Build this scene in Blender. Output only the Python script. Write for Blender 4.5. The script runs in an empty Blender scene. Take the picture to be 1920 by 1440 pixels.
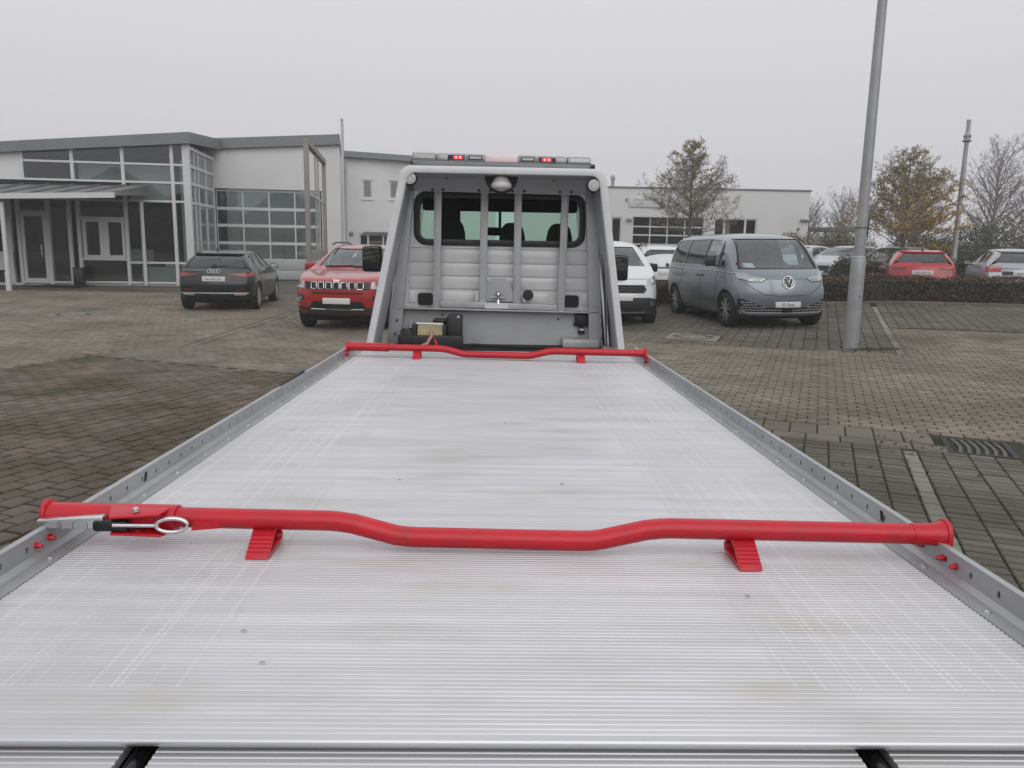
import bpy, bmesh, math, random
from mathutils import Vector, Matrix
from mathutils.bvhtree import BVHTree
R = math.radians
rng = random.Random(7)
scene = bpy.context.scene
COL = scene.collection

# ------------------------------------------------------------------ camera
CAM_H = 1.74
cam_data = bpy.data.cameras.new('camera')
cam = bpy.data.objects.new('camera', cam_data)
COL.objects.link(cam)
scene.camera = cam
cam_data.sensor_fit = 'HORIZONTAL'
cam_data.sensor_width = 36.0
cam_data.lens = 36.0 * 1497.0 / 1920.0
cam_data.clip_start = 0.05
cam_data.clip_end = 2000
_p, _r, _y = R(10.07), R(1.03), R(1.27)
_fw = Vector((math.sin(_y) * math.cos(_p), math.cos(_y) * math.cos(_p), -math.sin(_p)))
_r0 = Vector((math.cos(_y), -math.sin(_y), 0))
_d0 = _fw.cross(_r0)
_ir = _r0 * math.cos(_r) - _d0 * math.sin(_r)
_iu = -(_r0 * math.sin(_r) + _d0 * math.cos(_r))
cam.matrix_world = Matrix.Translation((0, 0, CAM_H)) @ Matrix((_ir, _iu, -_fw)).transposed().to_4x4()

# ------------------------------------------------------------------ sky and sun (fog / overcast)
world = bpy.data.worlds.new('World')
scene.world = world
world.use_nodes = True
wn, wl = world.node_tree.nodes, world.node_tree.links
wn.clear()
w_out = wn.new('ShaderNodeOutputWorld')
w_bg = wn.new('ShaderNodeBackground')
w_tc = wn.new('ShaderNodeTexCoord')
w_sep = wn.new('ShaderNodeSeparateXYZ')
w_ramp = wn.new('ShaderNodeValToRGB')
w_ramp.color_ramp.elements[0].position = 0.0
w_ramp.color_ramp.elements[0].color = (0.60, 0.595, 0.630, 1)
w_ramp.color_ramp.elements[1].position = 1.0
w_ramp.color_ramp.elements[1].color = (0.74, 0.75, 0.78, 1)
_e = w_ramp.color_ramp.elements.new(0.25)
_e.color = (0.705, 0.700, 0.738, 1)
_e = w_ramp.color_ramp.elements.new(0.45)
_e.color = (0.83, 0.84, 0.86, 1)
wl.new(w_tc.outputs['Generated'], w_sep.inputs[0])
wl.new(w_sep.outputs['Z'], w_ramp.inputs[0])
wl.new(w_ramp.outputs[0], w_bg.inputs['Color'])
w_bg.inputs['Strength'].default_value = 1.0
wl.new(w_bg.outputs[0], w_out.inputs['Surface'])
sun_data = bpy.data.lights.new('sun', 'SUN')
sun_data.energy = 0.9
sun_data.angle = R(60)
sun_data.color = (1, 0.98, 0.95)
sun = bpy.data.objects.new('sun', sun_data)
sun.rotation_euler = (R(58), 0, R(12))
COL.objects.link(sun)
vs = scene.view_settings
vs.view_transform = 'Standard'
vs.look = 'None'
vs.gamma = 1.0
vs.exposure = 0.0
vs.use_curve_mapping = False
scene.cycles.use_denoising = True
scene.cycles.max_bounces = 7
scene.cycles.transparent_max_bounces = 12
scene.cycles.volume_bounces = 1
scene.cycles.caustics_reflective = False
scene.cycles.caustics_refractive = False

# ------------------------------------------------------------------ materials
MATS = {}


def mat(name, col, rough=0.5, metal=0.0, var=0.0, scale=6.0, bump=0.0, bscale=60.0, coat=0.0, spec=0.5,
        emit=None, estr=0.0, stretch=None, dirt=None, dscale=2.0, damt=0.5, island=0.0):
    m = bpy.data.materials.new(name)
    MATS[name] = m
    m.use_nodes = True
    n, l = m.node_tree.nodes, m.node_tree.links
    b = n['Principled BSDF']
    b.inputs['Roughness'].default_value = rough
    b.inputs['Metallic'].default_value = metal
    b.inputs['Coat Weight'].default_value = coat
    b.inputs['Coat Roughness'].default_value = 0.08
    b.inputs['Specular IOR Level'].default_value = spec
    c4 = (*col, 1)
    b.inputs['Base Color'].default_value = c4
    if emit:
        b.inputs['Emission Color'].default_value = (*emit, 1)
        b.inputs['Emission Strength'].default_value = estr
    src = None
    tc = None
    if var or dirt or bump or island:
        tc = n.new('ShaderNodeTexCoord')
        mp = n.new('ShaderNodeMapping')
        l.new(tc.outputs['Object'], mp.inputs[0])
        if stretch:
            mp.inputs['Scale'].default_value = stretch
    if var:
        nz = n.new('ShaderNodeTexNoise')
        nz.inputs['Scale'].default_value = scale
        nz.inputs['Detail'].default_value = 5
        l.new(mp.outputs[0], nz.inputs['Vector'])
        mr = n.new('ShaderNodeMapRange')
        mr.inputs['From Min'].default_value = 0.25
        mr.inputs['From Max'].default_value = 0.75
        mr.inputs['To Min'].default_value = 1 - var
        mr.inputs['To Max'].default_value = 1 + var
        l.new(nz.outputs[0], mr.inputs[0])
        mx = n.new('ShaderNodeVectorMath')
        mx.operation = 'SCALE'
        mx.inputs[0].default_value = col
        l.new(mr.outputs[0], mx.inputs['Scale'])
        src = mx.outputs[0]
    if island:
        g = n.new('ShaderNodeNewGeometry')
        mr2 = n.new('ShaderNodeMapRange')
        mr2.inputs['To Min'].default_value = 1 - island
        mr2.inputs['To Max'].default_value = 1 + island
        l.new(g.outputs['Random Per Island'], mr2.inputs[0])
        mx2 = n.new('ShaderNodeVectorMath')
        mx2.operation = 'SCALE'
        if src:
            l.new(src, mx2.inputs[0])
        else:
            mx2.inputs[0].default_value = col
        l.new(mr2.outputs[0], mx2.inputs['Scale'])
        src = mx2.outputs[0]
    if dirt:
        dz = n.new('ShaderNodeTexNoise')
        dz.inputs['Scale'].default_value = dscale
        dz.inputs['Detail'].default_value = 7
        l.new(mp.outputs[0], dz.inputs['Vector'])
        dr = n.new('ShaderNodeMapRange')
        dr.inputs['From Min'].default_value = 0.48
        dr.inputs['From Max'].default_value = 0.78
        dr.inputs['To Max'].default_value = damt
        l.new(dz.outputs[0], dr.inputs[0])
        dm = n.new('ShaderNodeMix')
        dm.data_type = 'RGBA'
        l.new(dr.outputs[0], dm.inputs['Factor'])
        if src:
            l.new(src, dm.inputs['A'])
        else:
            dm.inputs['A'].default_value = c4
        dm.inputs['B'].default_value = (*dirt, 1)
        src = dm.outputs['Result']
    if src:
        l.new(src, b.inputs['Base Color'])
    if bump:
        bz = n.new('ShaderNodeTexNoise')
        bz.inputs['Scale'].default_value = bscale
        bz.inputs['Detail'].default_value = 4
        l.new(mp.outputs[0], bz.inputs['Vector'])
        bp = n.new('ShaderNodeBump')
        bp.inputs['Strength'].default_value = bump
        bp.inputs['Distance'].default_value = 0.01
        l.new(bz.outputs[0], bp.inputs['Height'])
        l.new(bp.outputs[0], b.inputs['Normal'])
    return m


def glass(name, tint, gloss=0.5, rough=0.02, fres=1.0):
    """thin see-through pane: tinted transparency under a clear reflection"""
    m = bpy.data.materials.new(name)
    MATS[name] = m
    m.use_nodes = True
    n, l = m.node_tree.nodes, m.node_tree.links
    n.clear()
    o = n.new('ShaderNodeOutputMaterial')
    t = n.new('ShaderNodeBsdfTransparent')
    t.inputs[0].default_value = (*tint, 1)
    g = n.new('ShaderNodeBsdfGlossy')
    g.inputs['Roughness'].default_value = rough
    g.inputs['Color'].default_value = (0.95, 0.97, 0.98, 1)
    f = n.new('ShaderNodeFresnel')
    f.inputs[0].default_value = 1.5
    mu = n.new('ShaderNodeMath')
    mu.operation = 'MULTIPLY_ADD'
    mu.inputs[1].default_value = fres
    mu.inputs[2].default_value = gloss * 0.1
    mu.use_clamp = True
    mx = n.new('ShaderNodeMixShader')
    l.new(f.outputs[0], mu.inputs[0])
    ge = n.new('ShaderNodeNewGeometry')
    inv = n.new('ShaderNodeMath')
    inv.operation = 'SUBTRACT'
    inv.inputs[0].default_value = 1.0
    l.new(ge.outputs['Backfacing'], inv.inputs[1])
    mm = n.new('ShaderNodeMath')
    mm.operation = 'MULTIPLY'
    l.new(mu.outputs[0], mm.inputs[0])
    l.new(inv.outputs[0], mm.inputs[1])
    l.new(mm.outputs[0], mx.inputs[0])
    l.new(t.outputs[0], mx.inputs[1])
    l.new(g.outputs[0], mx.inputs[2])
    l.new(mx.outputs[0], o.inputs['Surface'])
    return m


# ------------------------------------------------------------------ mesh helpers
def link(o, parent=None):
    COL.objects.link(o)
    if parent is not None:
        o.parent = parent
    return o


def empty(name, loc=(0, 0, 0), rz=0.0, label=None, cat=None, group=None):
    o = bpy.data.objects.new(name, None)
    o.empty_display_size = 0.2
    o.location = loc
    o.rotation_euler = (0, 0, rz)
    COL.objects.link(o)
    return tag(o, label, cat, group)


def tag(o, label=None, cat=None, group=None, kind=None):
    if label:
        o['label'] = label
    if cat:
        o['category'] = cat
    if group:
        o['group'] = group
    if kind:
        o['kind'] = kind
    return o


class MB:
    def __init__(s):
        s.v = []
        s.f = []

    def add(s, vs, fs):
        k = len(s.v)
        s.v += [tuple(p) for p in vs]
        s.f += [tuple(i + k for i in f) for f in fs]
        return s

    def box(s, a, b):
        (x0, y0, z0), (x1, y1, z1) = a, b
        return s.add([(x0, y0, z0), (x1, y0, z0), (x1, y1, z0), (x0, y1, z0), (x0, y0, z1), (x1, y0, z1), (x1, y1, z1), (x0, y1, z1)],
                     [(0, 3, 2, 1), (4, 5, 6, 7), (0, 1, 5, 4), (1, 2, 6, 5), (2, 3, 7, 6), (3, 0, 4, 7)])

    def hexa(s, p):
        return s.add(p, [(0, 3, 2, 1), (4, 5, 6, 7), (0, 1, 5, 4), (1, 2, 6, 5), (2, 3, 7, 6), (3, 0, 4, 7)])

    def bar(s, p, q, w, h, up=(0, 0, 1)):
        p, q, up = Vector(p), Vector(q), Vector(up)
        d = (q - p).normalized()
        sx = d.cross(up)
        if sx.length < 1e-5:
            sx = d.cross(Vector((0, 1, 0)))
        sx.normalize()
        sz = sx.cross(d).normalized()
        a, b = sx * w / 2, sz * h / 2
        return s.hexa([p - a - b, p + a - b, q + a - b, q - a - b, p - a + b, p + a + b, q + a + b, q - a + b])

    def prism(s, poly, lo, hi, axis='y'):
        """poly: 2-D points; axis y -> (x,z), x -> (y,z), z -> (x,y)"""
        def P(u, v, w):
            return {'y': (u, w, v), 'x': (w, u, v), 'z': (u, v, w)}[axis]
        n = len(poly)
        vs = [P(u, v, lo) for u, v in poly] + [P(u, v, hi) for u, v in poly]
        fs = [tuple(range(n - 1, -1, -1)), tuple(range(n, 2 * n))]
        fs += [(i, (i + 1) % n, n + (i + 1) % n, n + i) for i in range(n)]
        return s.add(vs, fs)

    def ring(s, outer, inner, lo, hi, axis='y', closed=True):
        def P(u, v, w):
            return {'y': (u, w, v), 'x': (w, u, v), 'z': (u, v, w)}[axis]
        n = len(outer)
        vs = [P(*p, lo) for p in outer] + [P(*p, lo) for p in inner] + [P(*p, hi) for p in outer] + [P(*p, hi) for p in inner]
        fs = []
        for i in range(n if closed else n - 1):
            j = (i + 1) % n
            fs += [(i, j, n + j, n + i), (2 * n + i, 3 * n + i, 3 * n + j, 2 * n + j), (i, 2 * n + i, 2 * n + j, j), (n + i, n + j, 3 * n + j, 3 * n + i)]
        if not closed:
            fs += [(0, n, 3 * n, 2 * n), (n - 1, 3 * n - 1, 4 * n - 1, 2 * n - 1)]
        return s.add(vs, fs)

    def tube(s, path, r, n=8, cap=True):
        path = [Vector(p) for p in path]
        m = len(path)
        rs = r if isinstance(r, (list, tuple)) else [r] * m
        vs = []
        u = None
        for i, p in enumerate(path):
            d = (path[min(i + 1, m - 1)] - path[max(i - 1, 0)])
            if d.length < 1e-9:
                d = Vector((0, 0, 1))
            d.normalize()
            if u is None:
                u = d.orthogonal().normalized()
            else:
                u = u - d * u.dot(d)
                u = u.normalized() if u.length > 1e-6 else d.orthogonal().normalized()
            w = d.cross(u)
            for k in range(n):
                a = 2 * math.pi * k / n
                vs.append(p + (u * math.cos(a) + w * math.sin(a)) * rs[i])
        fs = []
        for i in range(m - 1):
            for k in range(n):
                fs.append((i * n + k, i * n + (k + 1) % n, (i + 1) * n + (k + 1) % n, (i + 1) * n + k))
        if cap:
            fs += [tuple(range(n - 1, -1, -1)), tuple(range((m - 1) * n, m * n))]
        return s.add(vs, fs)

    def lathe(s, prof, c=(0, 0, 0), axis='z', n=24, cap=True):
        """prof: (r, h) pairs"""
        vs = []
        for r, h in prof:
            for k in range(n):
                a = 2 * math.pi * k / n
                u, v = r * math.cos(a), r * math.sin(a)
                p = {'z': (u, v, h), 'x': (h, u, v), 'y': (u, h, v)}[axis]
                vs.append((c[0] + p[0], c[1] + p[1], c[2] + p[2]))
        m = len(prof)
        fs = [(i * n + k, i * n + (k + 1) % n, (i + 1) * n + (k + 1) % n, (i + 1) * n + k) for i in range(m - 1) for k in range(n)]
        if cap:
            fs += [tuple(range(n - 1, -1, -1)), tuple(range((m - 1) * n, m * n))]
        return s.add(vs, fs)

    def build(s, name, m, parent=None, bevel=0.0, seg=2, smooth=None, loc=None, fix=True):
        me = bpy.data.meshes.new(name)
        me.from_pydata(s.v, [], s.f)
        if bevel or fix:
            bm = bmesh.new()
            bm.from_mesh(me)
            if fix:
                bmesh.ops.recalc_face_normals(bm, faces=bm.faces)
            if bevel:
                es = [e for e in bm.edges if len(e.link_faces) == 2 and e.calc_face_angle(0) > R(28)]
                bmesh.ops.bevel(bm, geom=es, offset=bevel, segments=seg, affect='EDGES', profile=0.5, clamp_overlap=True)
            bm.to_mesh(me)
            bm.free()
        if smooth is None:
            smooth = 40 if bevel else 0
        if smooth:
            me.shade_smooth()
            me.set_sharp_from_angle(angle=R(smooth))
        if m:
            me.materials.append(MATS[m] if isinstance(m, str) else m)
        o = bpy.data.objects.new(name, me)
        if loc:
            o.location = loc
        return link(o, parent)


def box(name, m, parent, a, b, bevel=0.0):
    return MB().box(a, b).build(name, m, parent, bevel=bevel)


def copy_tree(o, parent=None):
    c = o.copy()
    COL.objects.link(c)
    c.parent = parent
    for ch in list(o.children):
        copy_tree(ch, c)
    return c


def rrect(x0, z0, x1, z1, r, n=5):
    out = []
    for cx, cz, a0 in ((x1 - r, z1 - r, 0), (x0 + r, z1 - r, 90), (x0 + r, z0 + r, 180), (x1 - r, z0 + r, 270)):
        for k in range(n + 1):
            a = R(a0 + 90 * k / n)
            out.append((cx + r * math.cos(a), cz + r * math.sin(a)))
    return out


def ellipse(cx, cz, rx, rz, n=20):
    return [(cx + rx * math.cos(2 * math.pi * k / n), cz + rz * math.sin(2 * math.pi * k / n)) for k in range(n)]


def text_mesh(name, s, size, m, parent, mw, depth=0.001, sx=1.0):
    """flat lettering as mesh; mw places the text plane (x right, y up)"""
    cu = bpy.data.curves.new(name, 'FONT')
    cu.body = s
    cu.size = size
    cu.align_x = 'CENTER'
    cu.align_y = 'CENTER'
    cu.extrude = depth
    cu.resolution_u = 3
    t = bpy.data.objects.new(name + '_c', cu)
    COL.objects.link(t)
    dg = bpy.context.evaluated_depsgraph_get()
    me = bpy.data.meshes.new_from_object(t.evaluated_get(dg))
    bpy.data.objects.remove(t)
    bpy.data.curves.remove(cu)
    me.transform(mw @ Matrix.Diagonal((sx, 1, 1, 1)))
    me.materials.clear()
    me.materials.append(MATS[m])
    me.name = name
    return link(bpy.data.objects.new(name, me), parent)


def gz(x, y):
    """the yard falls gently: it rises towards the hedge on the right"""
    k = min(max(y - 6, 0), 14.5) - 3.6 * min(max((y - 20.5) / 2.5, 0), 1)
    return 0.003 * min(max(x, 0), 10) * k


def interp(tab, x):
    """monotone smooth interpolation through (x, y) pairs"""
    n = len(tab)
    if x <= tab[0][0]:
        return tab[0][1]
    if x >= tab[-1][0]:
        return tab[-1][1]
    d = [(tab[i + 1][1] - tab[i][1]) / (tab[i + 1][0] - tab[i][0]) for i in range(n - 1)]
    t = [d[0]] + [0 if d[i - 1] * d[i] <= 0 else 2 * d[i - 1] * d[i] / (d[i - 1] + d[i]) for i in range(1, n - 1)] + [d[-1]]
    for i in range(n - 1):
        x0, y0 = tab[i]
        x1, y1 = tab[i + 1]
        if x <= x1:
            h = x1 - x0
            s = (x - x0) / h
            return ((1 + 2 * s) * (1 - s) ** 2 * y0 + s * (1 - s) ** 2 * h * t[i] + s * s * (3 - 2 * s) * y1 + s * s * (s - 1) * h * t[i + 1])
# ------------------------------------------------------------------ material palette
mat('deck_edge', (0.66, 0.665, 0.68), 0.38, 0.75, var=0.06, scale=3)
mat('rail_alu', (0.43, 0.44, 0.45), 0.45, 0.35, var=0.10, scale=5, bump=0.05, bscale=200)
mat('red_paint', (0.60, 0.006, 0.022), 0.38, 0, var=0.10, scale=9, bump=0.12, bscale=140, coat=0.15, dirt=(0.26, 0.03, 0.03), dscale=26, damt=0.45)
mat('zinc', (0.72, 0.73, 0.75), 0.30, 0.9, var=0.12, scale=30)
mat('steel_bright', (0.7, 0.7, 0.72), 0.22, 1.0)
mat('rubber', (0.012, 0.012, 0.013), 0.65, bump=0.1, bscale=90)
mat('black_plastic', (0.010, 0.010, 0.011), 0.42, var=0.2, scale=20)
mat('black_gloss', (0.006, 0.006, 0.007), 0.12)
mat('frame_white', (0.72, 0.73, 0.74), 0.35, var=0.04, scale=4, coat=0.3, dirt=(0.40, 0.39, 0.36), dscale=7, damt=0.25)
mat('panel_grey', (0.48, 0.495, 0.505), 0.42, 0.1, var=0.05, scale=3, dirt=(0.25, 0.25, 0.24), dscale=6, damt=0.35)
mat('cab_paint', (0.72, 0.725, 0.735), 0.32, 0, var=0.03, scale=3, coat=0.5, dirt=(0.36, 0.355, 0.34), dscale=4, damt=0.3)
mat('soft_black', (0.018, 0.018, 0.02), 0.85, bump=0.1, bscale=120)
mat('lens_clear', (0.55, 0.56, 0.56), 0.15, 0.1, coat=1.0)
mat('lens_grey', (0.30, 0.315, 0.31), 0.16, 0.2, coat=1.0)
mat('lens_pink', (0.78, 0.60, 0.62), 0.25, coat=0.6)
mat('led_red', (0.6, 0.02, 0.03), 0.4, emit=(1.0, 0.12, 0.14), estr=5.0)
mat('led_halo', (0.45, 0.03, 0.05), 0.3, emit=(0.8, 0.03, 0.06), estr=0.5)
mat('worklight_lens', (0.55, 0.57, 0.55), 0.35, 0.0, coat=0.3)
mat('white_plastic', (0.72, 0.72, 0.70), 0.35)
mat('rope_cream', (0.72, 0.63, 0.40), 0.85, bump=0.4, bscale=150)
mat('rope_pink', (0.55, 0.30, 0.22), 0.8)
mat('mirror', (0.42, 0.44, 0.45), 0.02, 1.0)
glass('glass_green', (0.80, 0.92, 0.86), 0.2)
glass('glass_cab_rear', (0.93, 0.97, 0.95), 0.0, fres=0.25)
glass('glass_dark', (0.36, 0.40, 0.40), 0.7)
glass('glass_mid', (0.66, 0.72, 0.72), 0.9)
glass('glass_clear', (0.84, 0.90, 0.90), 1.2)
glass('glass_privacy', (0.20, 0.22, 0.23), 0.6)
glass('glass_building', (0.75, 0.79, 0.78), 0.6)
# buildings
mat('render_white', (0.70, 0.702, 0.70), 0.85, var=0.03, scale=0.7, bump=0.10, bscale=45, dirt=(0.50, 0.50, 0.48), dscale=0.5, damt=0.35)
mat('fascia_grey', (0.19, 0.205, 0.215), 0.5, 0.2, var=0.05, scale=1.5, dirt=(0.10, 0.11, 0.11), dscale=1.5, damt=0.4)
mat('frame_alu_white', (0.62, 0.63, 0.64), 0.45, var=0.03)
mat('door_panel_grey', (0.42, 0.43, 0.435), 0.5, 0.1, var=0.03)
mat('canopy_grey', (0.22, 0.225, 0.22), 0.6, 0.2, var=0.1, scale=3)
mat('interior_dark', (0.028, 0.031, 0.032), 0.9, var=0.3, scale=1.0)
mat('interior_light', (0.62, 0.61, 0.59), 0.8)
mat('interior_mint', (0.54, 0.59, 0.56), 0.7)
mat('pylon_taupe', (0.27, 0.25, 0.23), 0.6, 0.1, var=0.08, scale=2)
mat('pole_white', (0.55, 0.56, 0.56), 0.45, var=0.05)
mat('galvanised', (0.36, 0.37, 0.38), 0.5, 0.45, var=0.12, scale=4, dirt=(0.22, 0.22, 0.21), dscale=3, damt=0.5)
mat('roof_dark', (0.12, 0.12, 0.12), 0.8, var=0.2)
# vehicles
mat('paint_charcoal', (0.007, 0.009, 0.010), 0.30, 0.0, coat=0.7, spec=0.35)
mat('paint_red', (0.36, 0.014, 0.012), 0.28, 0.05, coat=0.9)
mat('paint_red_bright', (0.42, 0.012, 0.02), 0.28, 0.05, coat=0.9)
mat('paint_white', (0.70, 0.71, 0.73), 0.28, coat=0.8)
mat('paint_bluegrey', (0.235, 0.262, 0.295), 0.33, 0.65, coat=0.9)
mat('paint_silver', (0.42, 0.43, 0.46), 0.28, 0.5, coat=0.8)
mat('paint_grey', (0.16, 0.165, 0.17), 0.3, 0.4, coat=0.8)
mat('plate_white', (0.70, 0.70, 0.69), 0.4)
mat('plate_text', (0.02, 0.02, 0.02), 0.5)
mat('plate_blue', (0.03, 0.08, 0.35), 0.4)
mat('chrome', (0.75, 0.76, 0.78), 0.12, 1.0)
mat('satin_silver', (0.55, 0.56, 0.58), 0.35, 0.7)
mat('headlight', (0.42, 0.44, 0.45), 0.12, 0.6, coat=1.0)
mat('taillight', (0.22, 0.008, 0.012), 0.16, coat=1.0)
mat('taillight_bright', (0.45, 0.02, 0.035), 0.16, coat=1.0)
mat('plastic_grey', (0.03, 0.031, 0.032), 0.6)
mat('rim_silver', (0.48, 0.49, 0.50), 0.3, 0.7)
mat('tyre', (0.014, 0.014, 0.014), 0.8, bump=0.2, bscale=80)
mat('paper', (0.72, 0.74, 0.72), 0.8)
# nature
mat('bark', (0.15, 0.132, 0.115), 0.9, var=0.3, scale=20, bump=0.4, bscale=40)
mat('bark_pale', (0.20, 0.185, 0.175), 0.9, var=0.3, scale=20)
mat('leaf_olive', (0.25, 0.215, 0.115), 0.75, island=0.45)
mat('leaf_yellow', (0.50, 0.335, 0.095), 0.75, island=0.4)
mat('leaf_green', (0.085, 0.094, 0.048), 0.75, island=0.45)
mat('leaf_rust', (0.13, 0.080, 0.055), 0.75, island=0.45)
mat('leaf_hedge', (0.080, 0.066, 0.044), 0.75, island=0.6)
mat('leaf_hedge_red', (0.125, 0.074, 0.050), 0.75, island=0.5)
mat('leaf_dark', (0.045, 0.050, 0.030), 0.8, island=0.4)
mat('fallen_leaf', (0.055, 0.040, 0.028), 0.85, island=0.5)
mat('grass_green', (0.045, 0.055, 0.022), 0.85, island=0.4)
mat('iron', (0.040, 0.037, 0.035), 0.65, 0.2, var=0.3, scale=20)
mat('grate_iron', (0.12, 0.112, 0.105), 0.6, 0.3, var=0.3, scale=14, dirt=(0.05, 0.035, 0.025), dscale=9, damt=0.7)
mat('concrete_light', (0.23, 0.22, 0.19), 0.85, var=0.12, scale=4, bump=0.2, bscale=60)
# ------------------------------------------------------------------ ground, paving
TH = R(22.0)
CT, ST = math.cos(TH), math.sin(TH)


def ab2xy(a, b):
    return a * CT + b * ST, -a * ST + b * CT


def project(p):
    q = Vector(p) - Vector((0, 0, CAM_H))
    zc = q.dot(_fw)
    if zc < 0.2:
        return None
    return 960 + 1497 * q.dot(_ir) / zc, 720 - 1497 * q.dot(_iu) / zc, zc


def paver_mat(name, col, moss=0.5, alt=None, rv=0.22, lo=0.50):
    m = bpy.data.materials.new(name)
    MATS[name] = m
    m.use_nodes = True
    n, l = m.node_tree.nodes, m.node_tree.links
    b = n['Principled BSDF']
    b.inputs['Roughness'].default_value = 0.82
    b.inputs['Specular IOR Level'].default_value = 0.35
    g = n.new('ShaderNodeNewGeometry')
    oi = n.new('ShaderNodeObjectInfo')
    add = n.new('ShaderNodeMath')
    add.operation = 'ADD'
    l.new(g.outputs['Random Per Island'], add.inputs[0])
    l.new(oi.outputs['Random'], add.inputs[1])
    fr = n.new('ShaderNodeMath')
    fr.operation = 'FRACT'
    l.new(add.outputs[0], fr.inputs[0])
    ramp = n.new('ShaderNodeValToRGB')
    e = ramp.color_ramp.elements
    alt = alt or col
    e[0].color = (*[c * (1 - rv) for c in col], 1)
    e[1].color = (*[c * (1 + rv) for c in alt], 1)
    l.new(fr.outputs[0], ramp.inputs[0])

    def noise(sc, det, lo, hi, to):
        nz = n.new('ShaderNodeTexNoise')
        nz.inputs['Scale'].default_value = sc
        nz.inputs['Detail'].default_value = det
        l.new(g.outputs['Position'], nz.inputs['Vector'])
        mr = n.new('ShaderNodeMapRange')
        mr.inputs['From Min'].default_value = lo
        mr.inputs['From Max'].default_value = hi
        mr.inputs['To Max'].default_value = to
        l.new(nz.outputs[0], mr.inputs[0])
        return mr.outputs[0]

    def mix(fac, a, c):
        mx = n.new('ShaderNodeMix')
        mx.data_type = 'RGBA'
        l.new(fac, mx.inputs['Factor'])
        l.new(a, mx.inputs['A'])
        mx.inputs['B'].default_value = (*c, 1)
        return mx.outputs['Result']
    c1 = mix(noise(70, 3, 0.35, 0.75, 0.45), ramp.outputs[0], tuple(c * 0.62 for c in col))
    c2 = mix(noise(0.55, 6, 0.42, 0.70, 0.75), c1, tuple(c * 0.5 for c in col))
    c3 = mix(noise(0.9, 8, lo, lo + .20, moss), c2, (0.055, 0.052, 0.022))
    l.new(c3, b.inputs['Base Color'])
    bz = n.new('ShaderNodeTexNoise')
    bz.inputs['Scale'].default_value = 160
    bz.inputs['Detail'].default_value = 3
    l.new(g.outputs['Position'], bz.inputs['Vector'])
    bp = n.new('ShaderNodeBump')
    bp.inputs['Strength'].default_value = 0.35
    bp.inputs['Distance'].default_value = 0.004
    l.new(bz.outputs[0], bp.inputs['Height'])
    l.new(bp.outputs[0], b.inputs['Normal'])
    return m


paver_mat('paver_grey', (0.154, 0.142, 0.114), 0.60, (0.162, 0.146, 0.120))
paver_mat('paver_tan', (0.232, 0.202, 0.158), 0.45, (0.246, 0.208, 0.172))
paver_mat('paver_pale', (0.215, 0.21, 0.165), 0.5, (0.20, 0.195, 0.155))
paver_mat('paver_brown', (0.160, 0.128, 0.100), 0.80, (0.168, 0.132, 0.108), lo=0.44)  # moss spread wider, partly putting the truck's shade into the colour
paver_mat('paver_light', (0.31, 0.305, 0.25), 0.55, (0.27, 0.27, 0.22))
paver_mat('paver_stone', (0.215, 0.190, 0.152), 0.35, (0.225, 0.195, 0.164))
paver_mat('yard_far', (0.172, 0.150, 0.120), 0.45)
paver_mat('joint_soil', (0.034, 0.033, 0.020), 0.9)

gx = [-600, -250, -120, -60] + [float(i) for i in range(-40, 41)] + [60, 120, 250, 600]
gy = [-60, -20] + [float(i) for i in range(-6, 21)] + [20.5] + [float(i) for i in range(21, 61)] + [90, 150, 300, 900]


def sheet(name, xs, ys, dz, m):
    vs_ = [(x, y, gz(x, y) + dz) for y in ys for x in xs]
    nx = len(xs)
    fs_ = [(j * nx + i, j * nx + i + 1, (j + 1) * nx + i + 1, (j + 1) * nx + i) for j in range(len(ys) - 1) for i in range(nx - 1)]
    return MB().add(vs_, fs_).build(name, m, None, smooth=60, fix=False)


ground = tag(sheet('ground', gx, gy, -0.024, 'yard_far'), kind='structure')
pavement = tag(sheet('pavement', [float(i) for i in range(-26, 25)], [float(i) for i in range(-3, 21)] + [20.5] + [float(i) for i in range(21, 27)], -0.014, 'joint_soil'), kind='structure')

HOLES = []      # (x, y, radius) kept free of pavers


def zone(a, b):
    """which laying pattern covers a spot of the yard"""
    if a > -4.2 or (a > -6 and b > 12):
        if b < 7.66:
            return 'line' if 0.80 <= a < 0.92 and a > 0 else 'R1'
        if b < 7.90:
            return 'band'
        if b < 8.34:
            return 'gutter'
        if b < 13.75:
            return 'R2'
        if 1.24 <= a < 1.37 and b < 21.2:
            return 'line'
        if a > 1.37 and b < 17.2:
            return 'R2'
        return 'R3'
    if b < 8.66:
        return 'L1' if a > -9.86 else 'L3'
    if b < 8.78 and -9.2 < a:
        return 'kerb'
    if b < 9.06 and -9.0 < a:
        return 'Lstone'
    if -9.95 < a < -9.0 and 8.66 < b < 9.75:
        return 'patch'
    return 'L3'


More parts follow.
